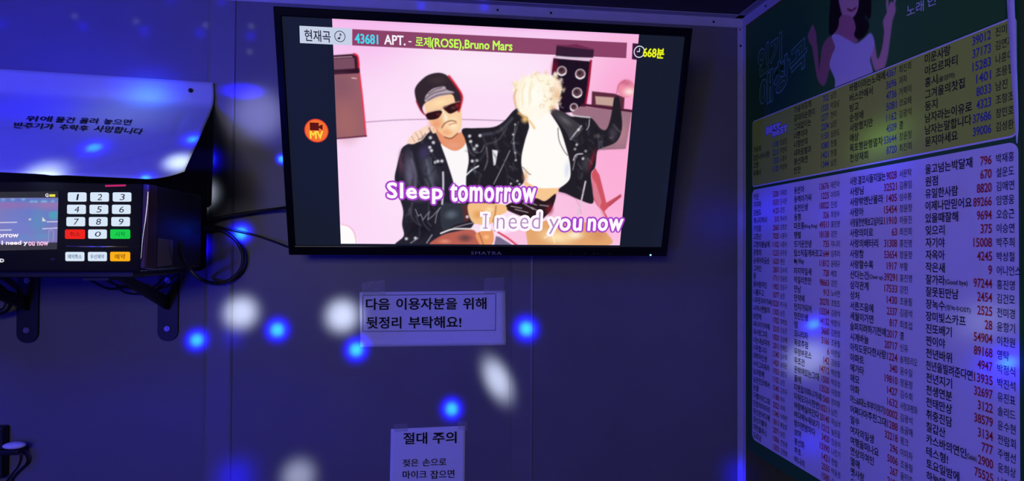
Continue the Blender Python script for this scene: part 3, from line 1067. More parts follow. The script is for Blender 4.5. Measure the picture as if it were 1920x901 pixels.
PXM = 0.00098                                  # one photograph pixel on the screen, in metres
L = Lettering('lyric_lettering', glow('lyric_purple', lin(168, 66, 204)), tv)
SP, TM, OU, NW = ((727, 379), (829, 381), 37), ((845, 376.5), (1003, 378.5), 31.5), ((1049, 431.5), (1089, 431.5), 22), ((1102, 431.5), (1166, 432), 22)
for text, q in (('Sleep', SP), ('tomorrow', TM), ('ou', OU), ('now', NW)):
    L = L if text != 'ou' else Lettering('lyric_lettering', bpy.data.materials['lyric_purple'], tv)
    tvq(L, text, *q, .0008, space=1.12, fat=4.6 * PXM, n=16)
L = Lettering('lyric_lettering', glow('lyric_white', lin(255, 248, 255)), tv)
for text, q in (('Sleep', SP), ('tomorrow', TM), ('ou', OU), ('now', NW)):
    L = L if text != 'ou' else Lettering('lyric_lettering', bpy.data.materials['lyric_white'], tv)
    tvq(L, text, *q, .0012, space=1.12, fat=1.3 * PXM, n=8)
NI, NN, NY = ((909, 427), (911.5, 427), 27), ((931, 428.5), (1012, 428.5), 32), ((1028, 438), (1046, 437.5), 28)
for text, q in (('I', NI), ('need', NN), ('y', NY)):
    tvq(L, text, *q, .0010, space=1.12, fat=5.2 * PXM, n=16)
for y in (401.5, 428):
    L.add_bm(tv_poly([(900, y + 4.5), (920, y + 4.5), (920, y - 5), (900, y - 5)], .0010))
L = Lettering('lyric_lettering', glow('lyric_mauve', lin(182, 138, 194)), tv)
for text, q in (('I', NI), ('need', NN), ('y', NY)):
    tvq(L, text, *q, .0014, space=1.12, bold=-.008)
for y in (401.5, 427):
    L.add_bm(tv_poly([(905.5, y + 1), (914.5, y + 1), (914.5, y - 1), (905.5, y - 1)], .0014))

# film badge in the left black bar
c_ = tvl(593.5, 244.7, .0008)
obj('film_badge', bm_flat([(c_.x + .0205 * math.cos(t), c_.y, c_.z + .0205 * math.sin(t)) for t in np.linspace(0, 2 * math.pi, 40, False)]), glow('badge_orange', lin(244, 112, 50)), tv)
bmn = bm_ring((c_.x, c_.y - .0002, c_.z), (0, 1, 0), .0190, .0208)
obj('film_badge', bmn, glow('badge_red', lin(222, 60, 52)), tv)
bmn = bmesh.new()
bm_flat([(c_.x + a_ * .001, c_.y - .0003, c_.z + b_ * .001) for a_, b_ in ((-11, 0.5), (4.5, 0.5), (4.5, 5), (11, 1.5), (11, 11.5), (4.5, 8), (4.5, 14), (-11, 14))], bmn)
obj('film_badge', bmn, glow('badge_maroon', lin(92, 22, 24)), tv)
L = Lettering('film_badge', glow('badge_yellow', lin(255, 214, 70)), tv)
tvq(L, 'MV', (582, 259), (606, 259.5), 13.5, .0012, fat=.0008)
# clock and minutes in the right black bar
c_ = tvl(1198.3, 97, .0012)
bmn = bm_ring(c_, (0, 1, 0), .0089, .0105)
bm_flat([(c_.x + a_ * .001, c_.y, c_.z + b_ * .001) for a_, b_ in ((-.5, -.5), (.9, -.5), (.9, 6.2), (-.5, 6.2))], bmn)
bm_flat([(c_.x + a_ * .001, c_.y, c_.z + b_ * .001) for a_, b_ in ((-4.6, -.5), (-.5, -.5), (-.5, .9), (-4.6, .9))], bmn)
obj('clock_symbol', bmn, glow('clock_white', lin(226, 224, 240)), tv)
L = Lettering('minutes_lettering', glow('minutes_yellow', lin(236, 244, 30)), tv)
tvq(L, '668', (1205, 106), (1229, 107.5), 16, .0016, fat=.0005)
tvq(L, '분', (1229.5, 109.5), (1244, 110), 19, .0016, bold=.03)
# maker's lettering, touch marks and stand-by light on the lower frame
L = Lettering('bezel_lettering', mat('silver_print', (0.34, 0.34, 0.36), 0.4, 0.5), tv)
tvq(L, 'SMATRA', (883, 475.6), (940, 476), 6.0, .0047, space=1.15)
for k, x in enumerate((1069, 1095, 1112, 1119, 1143)):
    c_ = tvl(x, 474, .0046)
    obj('touch_mark', bm_flat([(c_.x + .0016 * math.cos(t), c_.y, c_.z + .0009 * math.sin(t)) for t in np.linspace(0, 2 * math.pi, 10, False)]), mat('grey_print', (0.10, 0.10, 0.11), 0.5, 0.3) if k == 0 else bpy.data.materials['grey_print'], tv)
c_ = tvl(1218.5, 476.6, .0040)
obj('power_light', bm_disc(c_, (0, -1, 0), .0019, .0010, 14, 1.0), glow('standby_blue', (0.25, 0.45, 1.0), 2.2), tv)

# ------------------------------------------------------------------ shelf and karaoke machine
SH_Z = EYE - 0.0380
BR_X = (-0.7735, -0.5230)
shelf = empty('wall_shelf', (-0.65, WALL_Y, SH_Z))
tag(shelf, 'black wall shelf on two steel brackets under the karaoke machine', 'shelf')
SI = shelf.matrix_world.inverted()


def world_bm(bm, inv):
    bm.transform(inv)
    return bm


obj('shelf_board', world_bm(bm_box(-0.90, -0.464, 0.975, WALL_Y, SH_Z - .010, SH_Z), SI), M['iron'], shelf, bevel=.0015)
for bx in BR_X:
    bw = .0185
    zt = SH_Z - .010
    bm = bmesh.new()
    # wall leg with a rounded foot
    foot = [(bx + bw * math.cos(t), WALL_Y, zt - .118 + bw * math.sin(t)) for t in np.linspace(0, -math.pi, 14)]
    bm_prism([(bx - bw, WALL_Y, zt), (bx + bw, WALL_Y, zt)] + foot, (0, -.005, 0), bm)
    # arm below the board
    bm_box(bx - bw, bx + bw, 0.985, WALL_Y - .005, zt - .005, zt, bm)
    # diagonal brace
    bm_prism([(bx - .004, WALL_Y - .005, zt - .075), (bx - .004, WALL_Y - .005, zt - .050), (bx - .004, WALL_Y - .15, zt - .005), (bx - .004, WALL_Y - .19, zt - .005)], (.008, 0, 0), bm)
    br = obj('bracket', world_bm(bm, SI), M['iron'], shelf)
    for dz in (-.018, -.112):
        p = Vector((bx, WALL_Y - .005, zt + dz))
        bmb = bm_disc(p, (0, -1, 0), .0062, .003, 18)
        bm_disc(p + Vector((0, -.003, 0)), (0, -1, 0), .0030, .0012, 12, bm=bmb)
        obj('bolt', world_bm(bmb, SI), M['metal'], br)

KX0, KX1, KY0, KY1 = -0.87, -0.4400, 0.957, 1.172
KZ0, KZ1 = SH_Z, EYE + 0.0955
km = empty('karaoke_machine', (-0.65, KY0, KZ0))
tag(km, 'black karaoke machine with glowing number keypad and small display on wall shelf', 'karaoke machine')
KI = km.matrix_world.inverted()
obj('body', world_bm(bm_box(KX0, KX1, KY0 + .012, KY1, KZ0, KZ1), KI), M['iron'], km, bevel=.003)
# front panel leans back a little
LEAN = .006
FN = Vector((0, -(KZ1 - KZ0), LEAN)).normalized()
FP = Vector((0, KY0, KZ0))


def on_front(px, py, off=0.0):
    return hit(px, py, FP + FN * off, FN)


bm = bm_prism([(KX0, KY0, KZ0), (KX0, KY0 + LEAN, KZ1), (KX0, KY0 + .014, KZ1), (KX0, KY0 + .014, KZ0)], (KX1 - KX0 - .006, 0, 0))
obj('front_panel', world_bm(bm, KI), M['panel'], km, bevel=.0015)
# mauve cheek that wraps the right end of the panel
bm = bm_prism([(KX1 - .006, KY0 - .002, KZ0 + .004), (KX1 - .006, KY0 + LEAN - .002, KZ1 - .001), (KX1 - .006, KY0 + .034, KZ1 - .001), (KX1 - .006, KY0 + .034, KZ0)], (.0085, 0, 0))
obj('side_cheek', world_bm(bm, KI), M['mauve'], km, bevel=.002)
# chrome edges
path = smooth_path([on_front(x, y, .003) for x, y in ((278, 357), (276.5, 380), (272.5, 415), (267.5, 450), (264.5, 488))], 8)
obj('chrome_edge', world_bm(bm_tube(path, .0010, 8), KI), M['chrome'], km, smooth=True)
path = [on_front(x, y, .0012) for x, y in ((124, 461.5), (180, 462), (262, 462))]
obj('chrome_edge', world_bm(bm_tube(path, .0006, 8), KI), M['chrome'], km, smooth=True)
path = [Vector((KX1 - .003, KY0 + .004 + k * .028, KZ0 + .001)) for k in range(5)]
obj('chrome_edge', world_bm(bm_tube(path, .0009, 8), KI), M['chrome'], km, smooth=True)
obj('status_light', world_bm(bm_flat([on_front(x, y, .0008) for x, y in ((197, 350), (197, 346.5), (236, 345.5), (236, 349))]), KI), glow('status_pink', lin(190, 40, 110)), km)
# peeling strip of clear tape on the side
bm = bmesh.new()
tp = [hit(x, y, (KX1 + .0008, 0, 0), (1, 0, 0)) for x, y in ((296, 446), (324, 450), (323, 496), (294, 500))]
tp2 = [p + Vector((.0004, 0, 0)) for p in tp]
bm_flat(tp, bm)
tob = obj('side_tape', world_bm(bm, KI), M['tape'], km)
so = tob.modifiers.new('thick', 'SOLIDIFY')
so.thickness = .0003

# display
DQ = ((-150, 361), (109.5, 358.5), (107, 467), (-150, 473))


def dq(s, t):
    tl, tr_, br_, bl_ = [on_front(x, y, .0006) for x, y in DQ]
    return KI @ (tl * (1 - s) * (1 - t) + tr_ * s * (1 - t) + br_ * s * t + bl_ * (1 - s) * t)


def d_unit(px, py):
    return ((px + 150) / 258.5, (py - 359) / 109.0)


cd = Canvas(260, 110, d_unit, (140, 132, 200))
cd.blob((60, 400), 90, 60, (112, 132, 214), .9)
cd.blob((30, 430), 70, 46, (124, 136, 220), .8)
cd.blob((72, 415), 26, 40, (104, 150, 206), .9)
cd.blob((90, 385), 60, 14, (166, 128, 190), .8)
cd.blob((20, 384), 60, 12, (158, 118, 190), .8)
cd.poly([(-150, 358), (110, 358), (110, 371), (-150, 369)], (52, 52, 66), 1, 1, False)
for x in (-140, -118, -95, -70, -42, -18, 4, 22, 42, 58, 66, 79, 84, 98):
    cd.blob((x, 374 + (x > 50) * 3), 7, 4, (170, 235, 250), 1)
cd.stroke([(-150, 373), (110, 376)], 5, (90, 130, 214), 3, .6)
for (a_, b_) in [((-150, 416), (30, 416)), ((-150, 431), (20, 430)), ((88, 416), (109, 416)), ((80, 429), (109, 428))]:
    cd.stroke([a_, b_], 1.6, (240, 236, 255), 1.4)
cd.stroke([(92, 452), (92, 434), (97, 432), (101, 436), (100, 452)], 1.2, (186, 190, 236), 1.4, .8)
cd.poly([(92, 398), (109, 398), (109, 410), (94, 411)], (84, 176, 200), 3, .8)
cd.blob((55, 411), 4, 3, (255, 240, 225), 1)
cd.poly([(79, 407), (86, 415), (79, 415)], (250, 244, 240), 1.2, 1, False)
cd.blob((80, 444), 30, 12, (104, 160, 214), .7)
cd.blob((45, 445), 30, 10, (110, 150, 216), .7)
cd.poly([(-150, 457), (110, 455), (110, 470), (-150, 476)], (62, 60, 76), 1.2, 1, False)
cd.mesh('display', dq, picture_mat('display_picture', True, 0.85), km)


def fq(L, text, bl, br, h, off, skew=0, **k):
    p = [on_front(x, y, off) for x, y in (bl, br, (br[0] + skew, br[1] - h), (bl[0] + skew, bl[1] - h))]
    L.quad(text, *p, **k)


L = Lettering('display_lettering', glow('display_white', lin(255, 244, 252)), km, KI)
fq(L, 'tomorrow', (-28, 445), (35, 444.6), 8, .0012, bold=.03)
fq(L, 'Sleep', (-80, 446), (-36, 445), 10, .0012, bold=.03)
L = Lettering('display_lettering', bpy.data.materials['display_white'], km, KI)
fq(L, 'I need y', (3, 461), (52, 460.5), 10, .0012, bold=.03)
L = Lettering('display_lettering', bpy.data.materials['display_white'], km, KI)
fq(L, 'G', (85, 369), (91, 369), 6.5, .0012, bold=.03)
L = Lettering('display_lettering', glow('display_pink', lin(246, 196, 236)), km, KI)
fq(L, 'ou now', (53, 460.5), (91, 460), 8, .0012, bold=.03)
obj('display_battery', world_bm(bm_flat([on_front(x, y, .0012) for x, y in ((92.5, 368.6), (92.5, 364), (103.5, 364), (103.5, 368.6))]), KI), glow('battery_yellow', lin(236, 226, 80)), km)
L = Lettering('panel_lettering', glow('panel_white', lin(226, 226, 240)), km, KI)
fq(L, 'D', (0, 491.5), (7.5, 491.5), 7, .0010, bold=.05)
L = Lettering('panel_lettering', mat('panel_grey', (0.10, 0.10, 0.13), 0.5, 0.3), km, KI)
fq(L, '00', (95, 487.5), (103, 487.3), 4, .0010)

# keys: each key is a glowing cap with its own legend
KEYW, KEYR, KEYG, KEYY = glow('key_white', lin(216, 232, 250)), glow('key_red', lin(238, 38, 32)), glow('key_green', lin(28, 206, 78)), glow('key_amber', lin(252, 176, 26))
LEG = glow('legend_dark', lin(34, 38, 62))
LEGR, LEGG, LEGY = glow('legend_red', lin(150, 26, 30)), glow('legend_green', lin(18, 128, 62)), glow('legend_amber', lin(124, 66, 20))
LEGB = glow('legend_small', lin(66, 82, 120))


def key(cx, cy, text, cap, ink, wd=33.5, ht=17.0, tw=None, th=11.5, latin=True):
    x0, x1, y0, y1 = cx - wd / 2, cx + wd / 2, cy - ht / 2, cy + ht / 2
    r = 2.6
    pts = []
    for (ax, ay, a0) in ((x1 - r, y1 - r, 0), (x0 + r, y1 - r, 90), (x0 + r, y0 + r, 180), (x1 - r, y0 + r, 270)):
        for k in range(5):
            t = math.radians(a0 + k * 22.5)
            pts.append((ax + r * math.cos(t), ay + r * math.sin(t)))
    o = obj('key', world_bm(bm_prism([on_front(x, y, .0) for x, y in pts], FN * .0022), KI), cap, km)
    tw = tw or 9
    L = Lettering('key_legend', ink, o, KI)
    fq(L, text, (cx - tw / 2 - 1, cy + th / 2), (cx + tw / 2 - 1, cy + th / 2), th, .0025, skew=2.0 if latin else 0.0, bold=.0 if latin else .01)


cols = (145.5, 187.5, 229.5)
for i, (row, y) in enumerate(((('1', '2', '3'), 369.2), (('4', '5', '6'), 392.3), (('7', '8', '9'), 415.3))):
    for x, d in zip(cols, row):
        key(x - i * 1.3, y, d, KEYW, LEG, tw=3.5 if d == '1' else 9)
key(141.6, 438.8, '취소', KEYR, LEGR, 36, 17.5, 20, 9, False)
key(183.6, 438.6, '0', KEYW, LEG, tw=11, th=9.5)
key(226.2, 438.6, '시작', KEYG, LEGG, 36, 17.5, 19, 9, False)
key(141.2, 480.6, '예약취소', KEYW, LEGB, 34, 17, 26, 8.5, False)
key(183.4, 480.6, '우선예약', KEYW, LEGB, 34, 17, 26, 8.5, False)
key(226.0, 480.6, '예약', KEYY, LEGY, 36, 17.5, 20, 10, False)

# ------------------------------------------------------------------ sloping notice sheet over the machine
NS, NT = 90, 46
top_l = on_wall(0, 129, WALL_Y - .006)
top_r = on_wall(400, 154.5, WALL_Y - .006)
up_dir = (top_r - top_l)
LEFT_LEN = 0.52
creases = [((118, 311), (165, 281)), ((200, 306), (340, 263)), ((60, 331), (165, 314)), ((0, 238), (60, 241)), ((330, 250), (345, 218))]
crease_w = [(on_sheet(*a_), on_sheet(*b_)) for a_, b_ in creases]
prof = []
for k in range(NT + 1):
    t = k / NT
    prof.append(t)
bm = bmesh.new()
grid = []
slope_up = (SHEET_TOP_R - SHEET_LOW_R)
for i in range(NS + 1):
    s = i / NS
    col = []
    # upper edge of this column follows the photographed top edge on the wall
    te = top_r + up_dir.normalized() * (-LEFT_LEN * s)
    bend = SHEET_TOP_R + SHEET_LEFT * (LEFT_LEN * s)
    low = SHEET_LOW_R + SHEET_LEFT * (LEFT_LEN * s * .98)
    if s < 0.10:                                     # rounded, slightly lifted front corner
        k_ = (0.10 - s) / 0.10
        low = low + (bend - low) * (0.10 * k_ * k_)
    ctrl = [te, te * .45 + bend * .55 + Vector((0, .0005, 0)), bend + Vector((0, -.012, -.006)), bend * .55 + low * .45 + SHEET_N * .0015, low + (bend - low) * .06, low + Vector((0, -.0025, -.004))]
    pth = smooth_path(ctrl, 12)
    lens = [0]
    for a_, b_ in zip(pth, pth[1:]):
        lens.append(lens[-1] + (b_ - a_).length)
    for k in range(NT + 1):
        L_ = lens[-1] * k / NT
        j = max(0, min(len(pth) - 2, int(np.searchsorted(lens, L_)) - 1))
        f = (L_ - lens[j]) / max(lens[j + 1] - lens[j], 1e-9)
        p = pth[j].lerp(pth[j + 1], min(1, f))
        for a_, b_ in crease_w:
            ab = b_ - a_
            tt = max(0, min(1, (p - a_).dot(ab) / ab.dot(ab)))
            dd = (p - (a_ + ab * tt)).length
            if dd < .012:
                p = p - SHEET_N * (.0022 * (1 - dd / .012) ** 2)
        col.append(bm.verts.new(p))
    grid.append(col)
for i in range(NS):
    for k in range(NT):
        bm.faces.new((grid[i][k], grid[i][k + 1], grid[i + 1][k + 1], grid[i + 1][k]))
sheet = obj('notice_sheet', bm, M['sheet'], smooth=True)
tag(sheet, 'white paper sheet with two lines of warning sloping over the karaoke machine', 'paper sign')
so = sheet.modifiers.new('thick', 'SOLIDIFY')
so.thickness = .0003
so.offset = -1


def on_sheet_off(px, py, off=.0030):
    return hit(px, py, SHEET_LOW_R + SHEET_N * off, SHEET_N)


L = Lettering('notice_lettering', M['ink'], sheet)
for text, bl, br, h, sk in [('위에', (46, 227), (95, 228), 10.5, 4), ('물건', (102, 229), (137, 230.5), 11, 4), ('올려', (147, 231), (181, 232.2), 11, 4), ('놓으면', (192, 232.8), (244, 234.5), 11, 4),
                            ('반주기가', (23.5, 239.5), (98, 242.5), 11, 4), ('추락후', (109, 243), (163, 246), 11, 4), ('사망합니다', (174, 246), (264, 252.5), 12, 6)]:
    p = [on_sheet_off(x, y) for x, y in (bl, br, (br[0] + sk, br[1] - h), (bl[0] + sk, bl[1] - h))]
    L.quad(text, *p, bold=.012)

pin = obj('push_pin', bm_disc(on_wall(357.5, 169.5, WALL_Y - .0072), (0, -1, 0), .0044, .0035, 20, 1.0), M['screw'], smooth=True)
tag(pin, 'round black push pin in the upper right corner of the sloping sheet', 'pin')


# ------------------------------------------------------------------ notices on the wall
def notice(name, label, px, y, lift=0.0):
    """sheet of paper whose corners (pixels tl, tr, br, bl) lie on the wall; the lower left corner may lift"""
    tl, tr_, br_, bl_ = [on_wall(a_, b_, y) for a_, b_ in px]
    bm = bmesh.new()
    n, m_ = 24, 14
    g = []
    for i in range(n + 1):
        s = i / n
        r = []
        for j in range(m_ + 1):
            t = j / m_
            p = tl * (1 - s) * (1 - t) + tr_ * s * (1 - t) + br_ * s * t + bl_ * (1 - s) * t
            p.y -= lift * max(0, 1 - s / .16) ** 2 * t + lift * .3 * t ** 6
            r.append(bm.verts.new(p))
        g.append(r)
    for i in range(n):
        for j in range(m_):
            bm.faces.new((g[i][j], g[i][j + 1], g[i + 1][j + 1], g[i + 1][j]))
    o = obj(name, bm, M['paper'], smooth=True)
    so = o.modifiers.new('thick', 'SOLIDIFY')
    so.thickness = .0003
    so.offset = 0
    return tag(o, label, 'paper sign')


def wq(L, text, bl, br, h, y, **k):
    p = [on_wall(a_, b_, y) for a_, b_ in (bl, br, (br[0], br[1] - h), (bl[0], bl[1] - h))]
    L.quad(text, *p, **k)


def tape(px, y, par):
    bm = bm_flat([on_wall(a_, b_, y) for a_, b_ in px])
    o = obj('tape', bm, M['tape'], par)
    so = o.modifiers.new('thick', 'SOLIDIFY')
    so.thickness = .0002


Y1 = WALL_Y - .0012
s1 = notice('notice_sign', 'wide white paper sign with two boxed lines of black writing below the television', [(674, 547), (947.5, 544.5), (949, 646.5), (676, 650)], Y1, .0012)
L = Lettering('sign_lettering', M['ink'], s1)
YT = Y1 - .0012
wq(L, '다음', (686, 581), (731, 580.5), 22, YT, bold=.02)
wq(L, '이용자분을', (743, 580.5), (857, 580), 22.5, YT, bold=.02)
wq(L, '위해', (868, 580), (912, 579.5), 22.5, YT, bold=.02)
wq(L, '뒷정리', (687, 616), (752.5, 615.5), 22.5, YT, bold=.02)
wq(L, '부탁해요!', (766, 615.5), (865, 614.5), 22.5, YT, bold=.02)
for (a_, b_) in [((680, 553.5), (929, 551)), ((680, 621.5), (928.5, 619)), ((680, 553.5), (680, 621.5)), ((929, 551), (928.5, 619))]:
    if a_[1] != b_[1] and abs(a_[0] - b_[0]) > 5:
        q = [(a_[0], a_[1]), (b_[0], b_[1]), (b_[0], b_[1] - .9), (a_[0], a_[1] - .9)]
    else:
        q = [(a_[0], a_[1]), (a_[0] + .9, a_[1]), (b_[0] + .9, b_[1]), (b_[0], b_[1])]
    L.add_bm(bm_flat([on_wall(x, y, YT) for x, y in q]))
tape([(678, 530), (722, 524), (723, 552), (680, 556)], Y1 - .0016, s1)
tape([(908, 521), (946, 519), (945, 549), (907, 551)], Y1 - .0016, s1)

s2 = notice('notice_sign', 'narrow white paper caution sign low on the wall at the bottom edge', [(733, 803.5), (872.5, 797.5), (871, 945), (730, 948)], Y1, .0012)
L = Lettering('sign_lettering', M['ink'], s2)
wq(L, '절대', (756, 832.5), (801, 831.5), 22, YT, bold=.02)
wq(L, '주의', (811, 831.5), (856, 830), 22, YT, bold=.02)
L = Lettering('sign_lettering', M['ink'], s2)
wq(L, '젖은', (755, 874.5), (784.5, 873.5), 14, YT, bold=.012)
wq(L, '손으로', (792, 873.5), (837, 872), 14, YT, bold=.012)
wq(L, '마이크', (755, 897), (800, 896), 15, YT, bold=.012)
wq(L, '잡으면', (807, 897), (852, 895), 15.5, YT, bold=.012)
tape([(738, 795), (764, 793), (765, 808), (739, 810)], Y1 - .0016, s2)
tape([(858, 790), (876, 789), (877, 806), (858, 806)], Y1 - .0016, s2)

# ------------------------------------------------------------------ song poster on the right wall
PY0 = WALL_Y - .022        # left edge of the sheet
P_BOT, P_TOP = EYE - .430, EYE + .484
P_W = 0.626


def ps(s, u, off=0.0):
    """poster position: s from the corner of the room along the wall, u above eye height"""
    return Vector((POSTER_X - off, WALL_Y - s, EYE + u))


po = obj('song_poster', bm_box(POSTER_X, WALL_X, WALL_Y - .6322, PY0, P_BOT, P_TOP), M['green_print'])
tag(po, 'large green and white song list poster on the right wall', 'poster')


def rounded(s0, s1, u0, u1, r, off):
    pts = []
    for (cs, cu, a0) in ((s1 - r, u0 + r, -90), (s1 - r, u1 - r, 0), (s0 + r, u1 - r, 90), (s0 + r, u0 + r, 180)):
        for k in range(7):
            t = math.radians(a0 + k * 15)
            pts.append(ps(cs + r * math.cos(t), cu + r * math.sin(t), off))
    return pts


obj('list_panel', bm_flat(rounded(.0440, .6300, -.4020, .1265, .012, .0003)), M['white_print'], po)
obj('yellow_border', bm_flat(rounded(.0450, .6290, .1320, .2730, .008, .0003)), M['white_print'], po)
obj('yellow_panel', bm_flat(rounded(.0462, .6278, .1345, .2710, .007, .0006)), M['yellow_print'], po)
# curling white edge high on the right
bm = bmesh.new()
g = []
for k in range(21):
    t = k / 20
    u = .484 - t * .36
    wdt = .0185 * (1 - t) ** .6 + .0015
    s0 = .6120 + .0165 * t ** 1.6
    r = []
    for j in range(5):
        a_ = j / 4
        r.append(bm.verts.new(ps(s0 + wdt * a_, u, .0012 + .010 * (1 - t) * math.sin(a_ * math.pi * .6))))
    g.append(r)
for k in range(20):
    for j in range(4):
        bm.faces.new((g[k][j], g[k + 1][j], g[k + 1][j + 1], g[k][j + 1]))
obj('curled_edge', bm, M['white_print'], po, smooth=True)

# printed singer on the green heading
HS0, HS1, HU0, HU1 = .0255, .6150, .2745, .4800


def h_unit(px, py):
    q = on_right(px, py)
    return ((WALL_Y - q.y - HS0) / (HS1 - HS0), (HU1 - (q.z - EYE)) / (HU1 - HU0))


GR = (52, 110, 46)
ch = Canvas(480, 168, h_unit, GR)
ch.blob((1450, 150), 190, 150, (32, 86, 54), .9)
ch.blob((1640, 60), 160, 110, (62, 118, 62), .7)
SK, SKD, HR = (222, 168, 150), (176, 118, 106), (34, 22, 22)
ch.poly([(1566, -40), (1600, -50), (1630, -30), (1634, 20), (1630, 36), (1622, 30), (1624, 60), (1616, 70), (1604, 60), (1596, 30), (1580, 26), (1572, 40), (1562, 62), (1556, 60), (1556, 20)], HR, 2)
ch.poly([(1573, -20), (1598, -30), (1610, -6), (1608, 20), (1596, 36), (1584, 34), (1576, 16)], SK, 2)
ch.stroke([(1590, 17), (1597, 20), (1605, 15)], 2.2, (120, 40, 50), 2)
ch.stroke([(1588, -4), (1594, -6)], 1.6, (60, 30, 30), 2)
ch.poly([(1577, 30), (1600, 34), (1606, 62), (1606, 80), (1570, 70), (1562, 66)], (196, 128, 124), 2)
ch.poly([(1560, 68), (1548, 76), (1541, 92), (1539, 110), (1536, 130), (1534, 95), (1532, 80), (1530, 60), (1524, 47), (1519, 56), (1515, 68), (1518, 80), (1523, 88), (1528, 120), (1534, 150), (1546, 160), (1556, 130), (1566, 86)], SKD, 2.5)
ch.stroke([(1524, 62), (1525, 50)], 3, SKD, 2)
ch.poly([(1630, 64), (1640, 80), (1646, 110), (1654, 90), (1658, 60), (1656, 40), (1664, 22), (1670, 4), (1678, 8), (1680, 20), (1674, 40), (1670, 70), (1664, 110), (1656, 132), (1644, 136), (1634, 110)], SK, 2.5)
ch.stroke([(1666, 24), (1664, 2), (1668, -14)], 4, SK, 2)
ch.stroke([(1674, 14), (1680, -4)], 4, SK, 2)
ch.poly([(1560, 68), (1570, 64), (1590, 74), (1606, 81), (1620, 72), (1633, 62), (1640, 78), (1637, 96), (1632, 112), (1637, 134), (1641, 180), (1570, 190), (1566, 150), (1556, 124), (1560, 104), (1566, 88)], (214, 206, 208), 2)
ch.poly([(1602, 34), (1612, 30), (1626, 36), (1630, 50), (1624, 64), (1612, 74), (1602, 66), (1606, 50)], HR, 2.5)
ch.poly([(1558, 20), (1572, 30), (1572, 50), (1562, 64), (1555, 60)], HR, 2.5)
ch.mesh('heading_print', lambda s, t: ps(HS0 + (HS1 - HS0) * s, HU1 + (HU0 - HU1) * t, .0004), picture_mat('heading_colours', False), po)
TEAL = mat('teal_line_print', (0.18, 0.42, 0.34), 0.5, 0.3)


def pq(L, text, px, off, **k):
    """text on the poster in a pixel quad (bl, br, tr, tl)"""
    L.quad(text, *[on_right(a_, b_, POSTER_X - off) for a_, b_ in px], **k)


# brush lettering of the heading: outlined
L = Lettering('heading_outline', TEAL, po)
pq(L, '인기', ((1421, 150), (1466, 112), (1466, 58), (1421, 92)), .0008, bold=.045)
pq(L, '애창곡', ((1424, 214), (1513, 122), (1513, 62), (1424, 150)), .0008, bold=.045)
L = Lettering('heading_lettering', M['green_print'], po)
pq(L, '인기', ((1421.8, 147.5), (1465.2, 110.5), (1465.2, 60.5), (1421.8, 94)), .0011, bold=.022)
pq(L, '애창곡', ((1425, 211), (1512, 120), (1512, 65), (1425, 152)), .0011, bold=.022)
L = Lettering('heading_lettering', M['white_print'], po)
pq(L, '노래', ((1700, 33), (1732, 20), (1732, -1), (1700, 10)), .0008, bold=.0)
pq(L, '한', ((1738, 14), (1757, 7), (1757, -14), (1738, -7)), .0008, bold=.0)
L = Lettering('best_badge', mat('badge_outline_print', (0.12, 0.10, 0.75), 0.5, 0.3), po)
pq(L, 'BEST', ((1436, 254), (1464, 243), (1464, 228), (1436, 238)), .0009, bold=.09)
pq(L, 'BEST', ((1448, 258), (1478, 246), (1478, 231), (1448, 243)), .0009, bold=.09)
L = Lettering('best_badge', M['white_print'], po)
pq(L, 'BEST', ((1437, 252), (1463, 242), (1463, 230), (1437, 239)), .0012, bold=.03)
pq(L, 'BEST', ((1449, 256), (1477, 245), (1477, 233), (1449, 244.5)), .0012, bold=.03)

# ---- the song lists: title, number, singer
black = [Lettering('title_lettering', M['ink'], po) for _ in range(8)]          # four columns of each panel
red = [Lettering('number_lettering', M['red_ink'], po) for _ in range(4)]
blue = [Lettering('number_lettering', M['blue_ink'], po) for _ in range(4)]
TITLE_S = (.0500, .1955, .3480, .4985)
NUM_R = (.1445, .2955, .4475, .5970)
ART_S = (.1500, .3010, .4525, .6030)


def width(text, cw):
    n = 0
    for c in text:
        n += 1.0 if ord(c) > 0x3000 else (0.36 if c in ' .,!()' else 0.52)
    return n * cw


def row(col, u, title, num, art, numL):
    h = .0134
    blk = black[col + (4 if numL is blue else 0)]
    numL = numL[col]
    big = '(' in title
    t, small = (title.split('(')[0], '(' + title.split('(')[1]) if big else (title, None)
    room = NUM_R[col] - TITLE_S[col] - (len(num) * .0050 + .002)
    wd = min(width(t, .01035), room)
    s0 = TITLE_S[col]
    if t:
        blk.quad(t, ps(s0, u, .0009), ps(s0 + wd, u, .0009), ps(s0 + wd, u + h, .0009), ps(s0, u + h, .0009), bold=.016)
    if small:
        w2 = min(width(small, .0072), max(room - wd, .006))
        blk.quad(small, ps(s0 + wd + .0005, u, .0009), ps(s0 + wd + w2, u, .0009), ps(s0 + wd + w2, u + .0085, .0009), ps(s0 + wd + .0005, u + .0085, .0009), bold=.012)
    if num:
        nw = len(num) * .0050
        e = NUM_R[col]
        numL.quad(num, ps(e - nw, u + .0005, .0009), ps(e, u + .0005, .0009), ps(e, u + .0120, .0009), ps(e - nw, u + .0120, .0009), bold=.016)
    if art:
        s0 = ART_S[col]
        wd = min(width(art, .0074), .031)
        blk.quad(art, ps(s0, u + .0005, .0009), ps(s0 + wd, u + .0005, .0009), ps(s0 + wd, u + .0118, .0009), ps(s0, u + .0118, .0009), bold=.004)


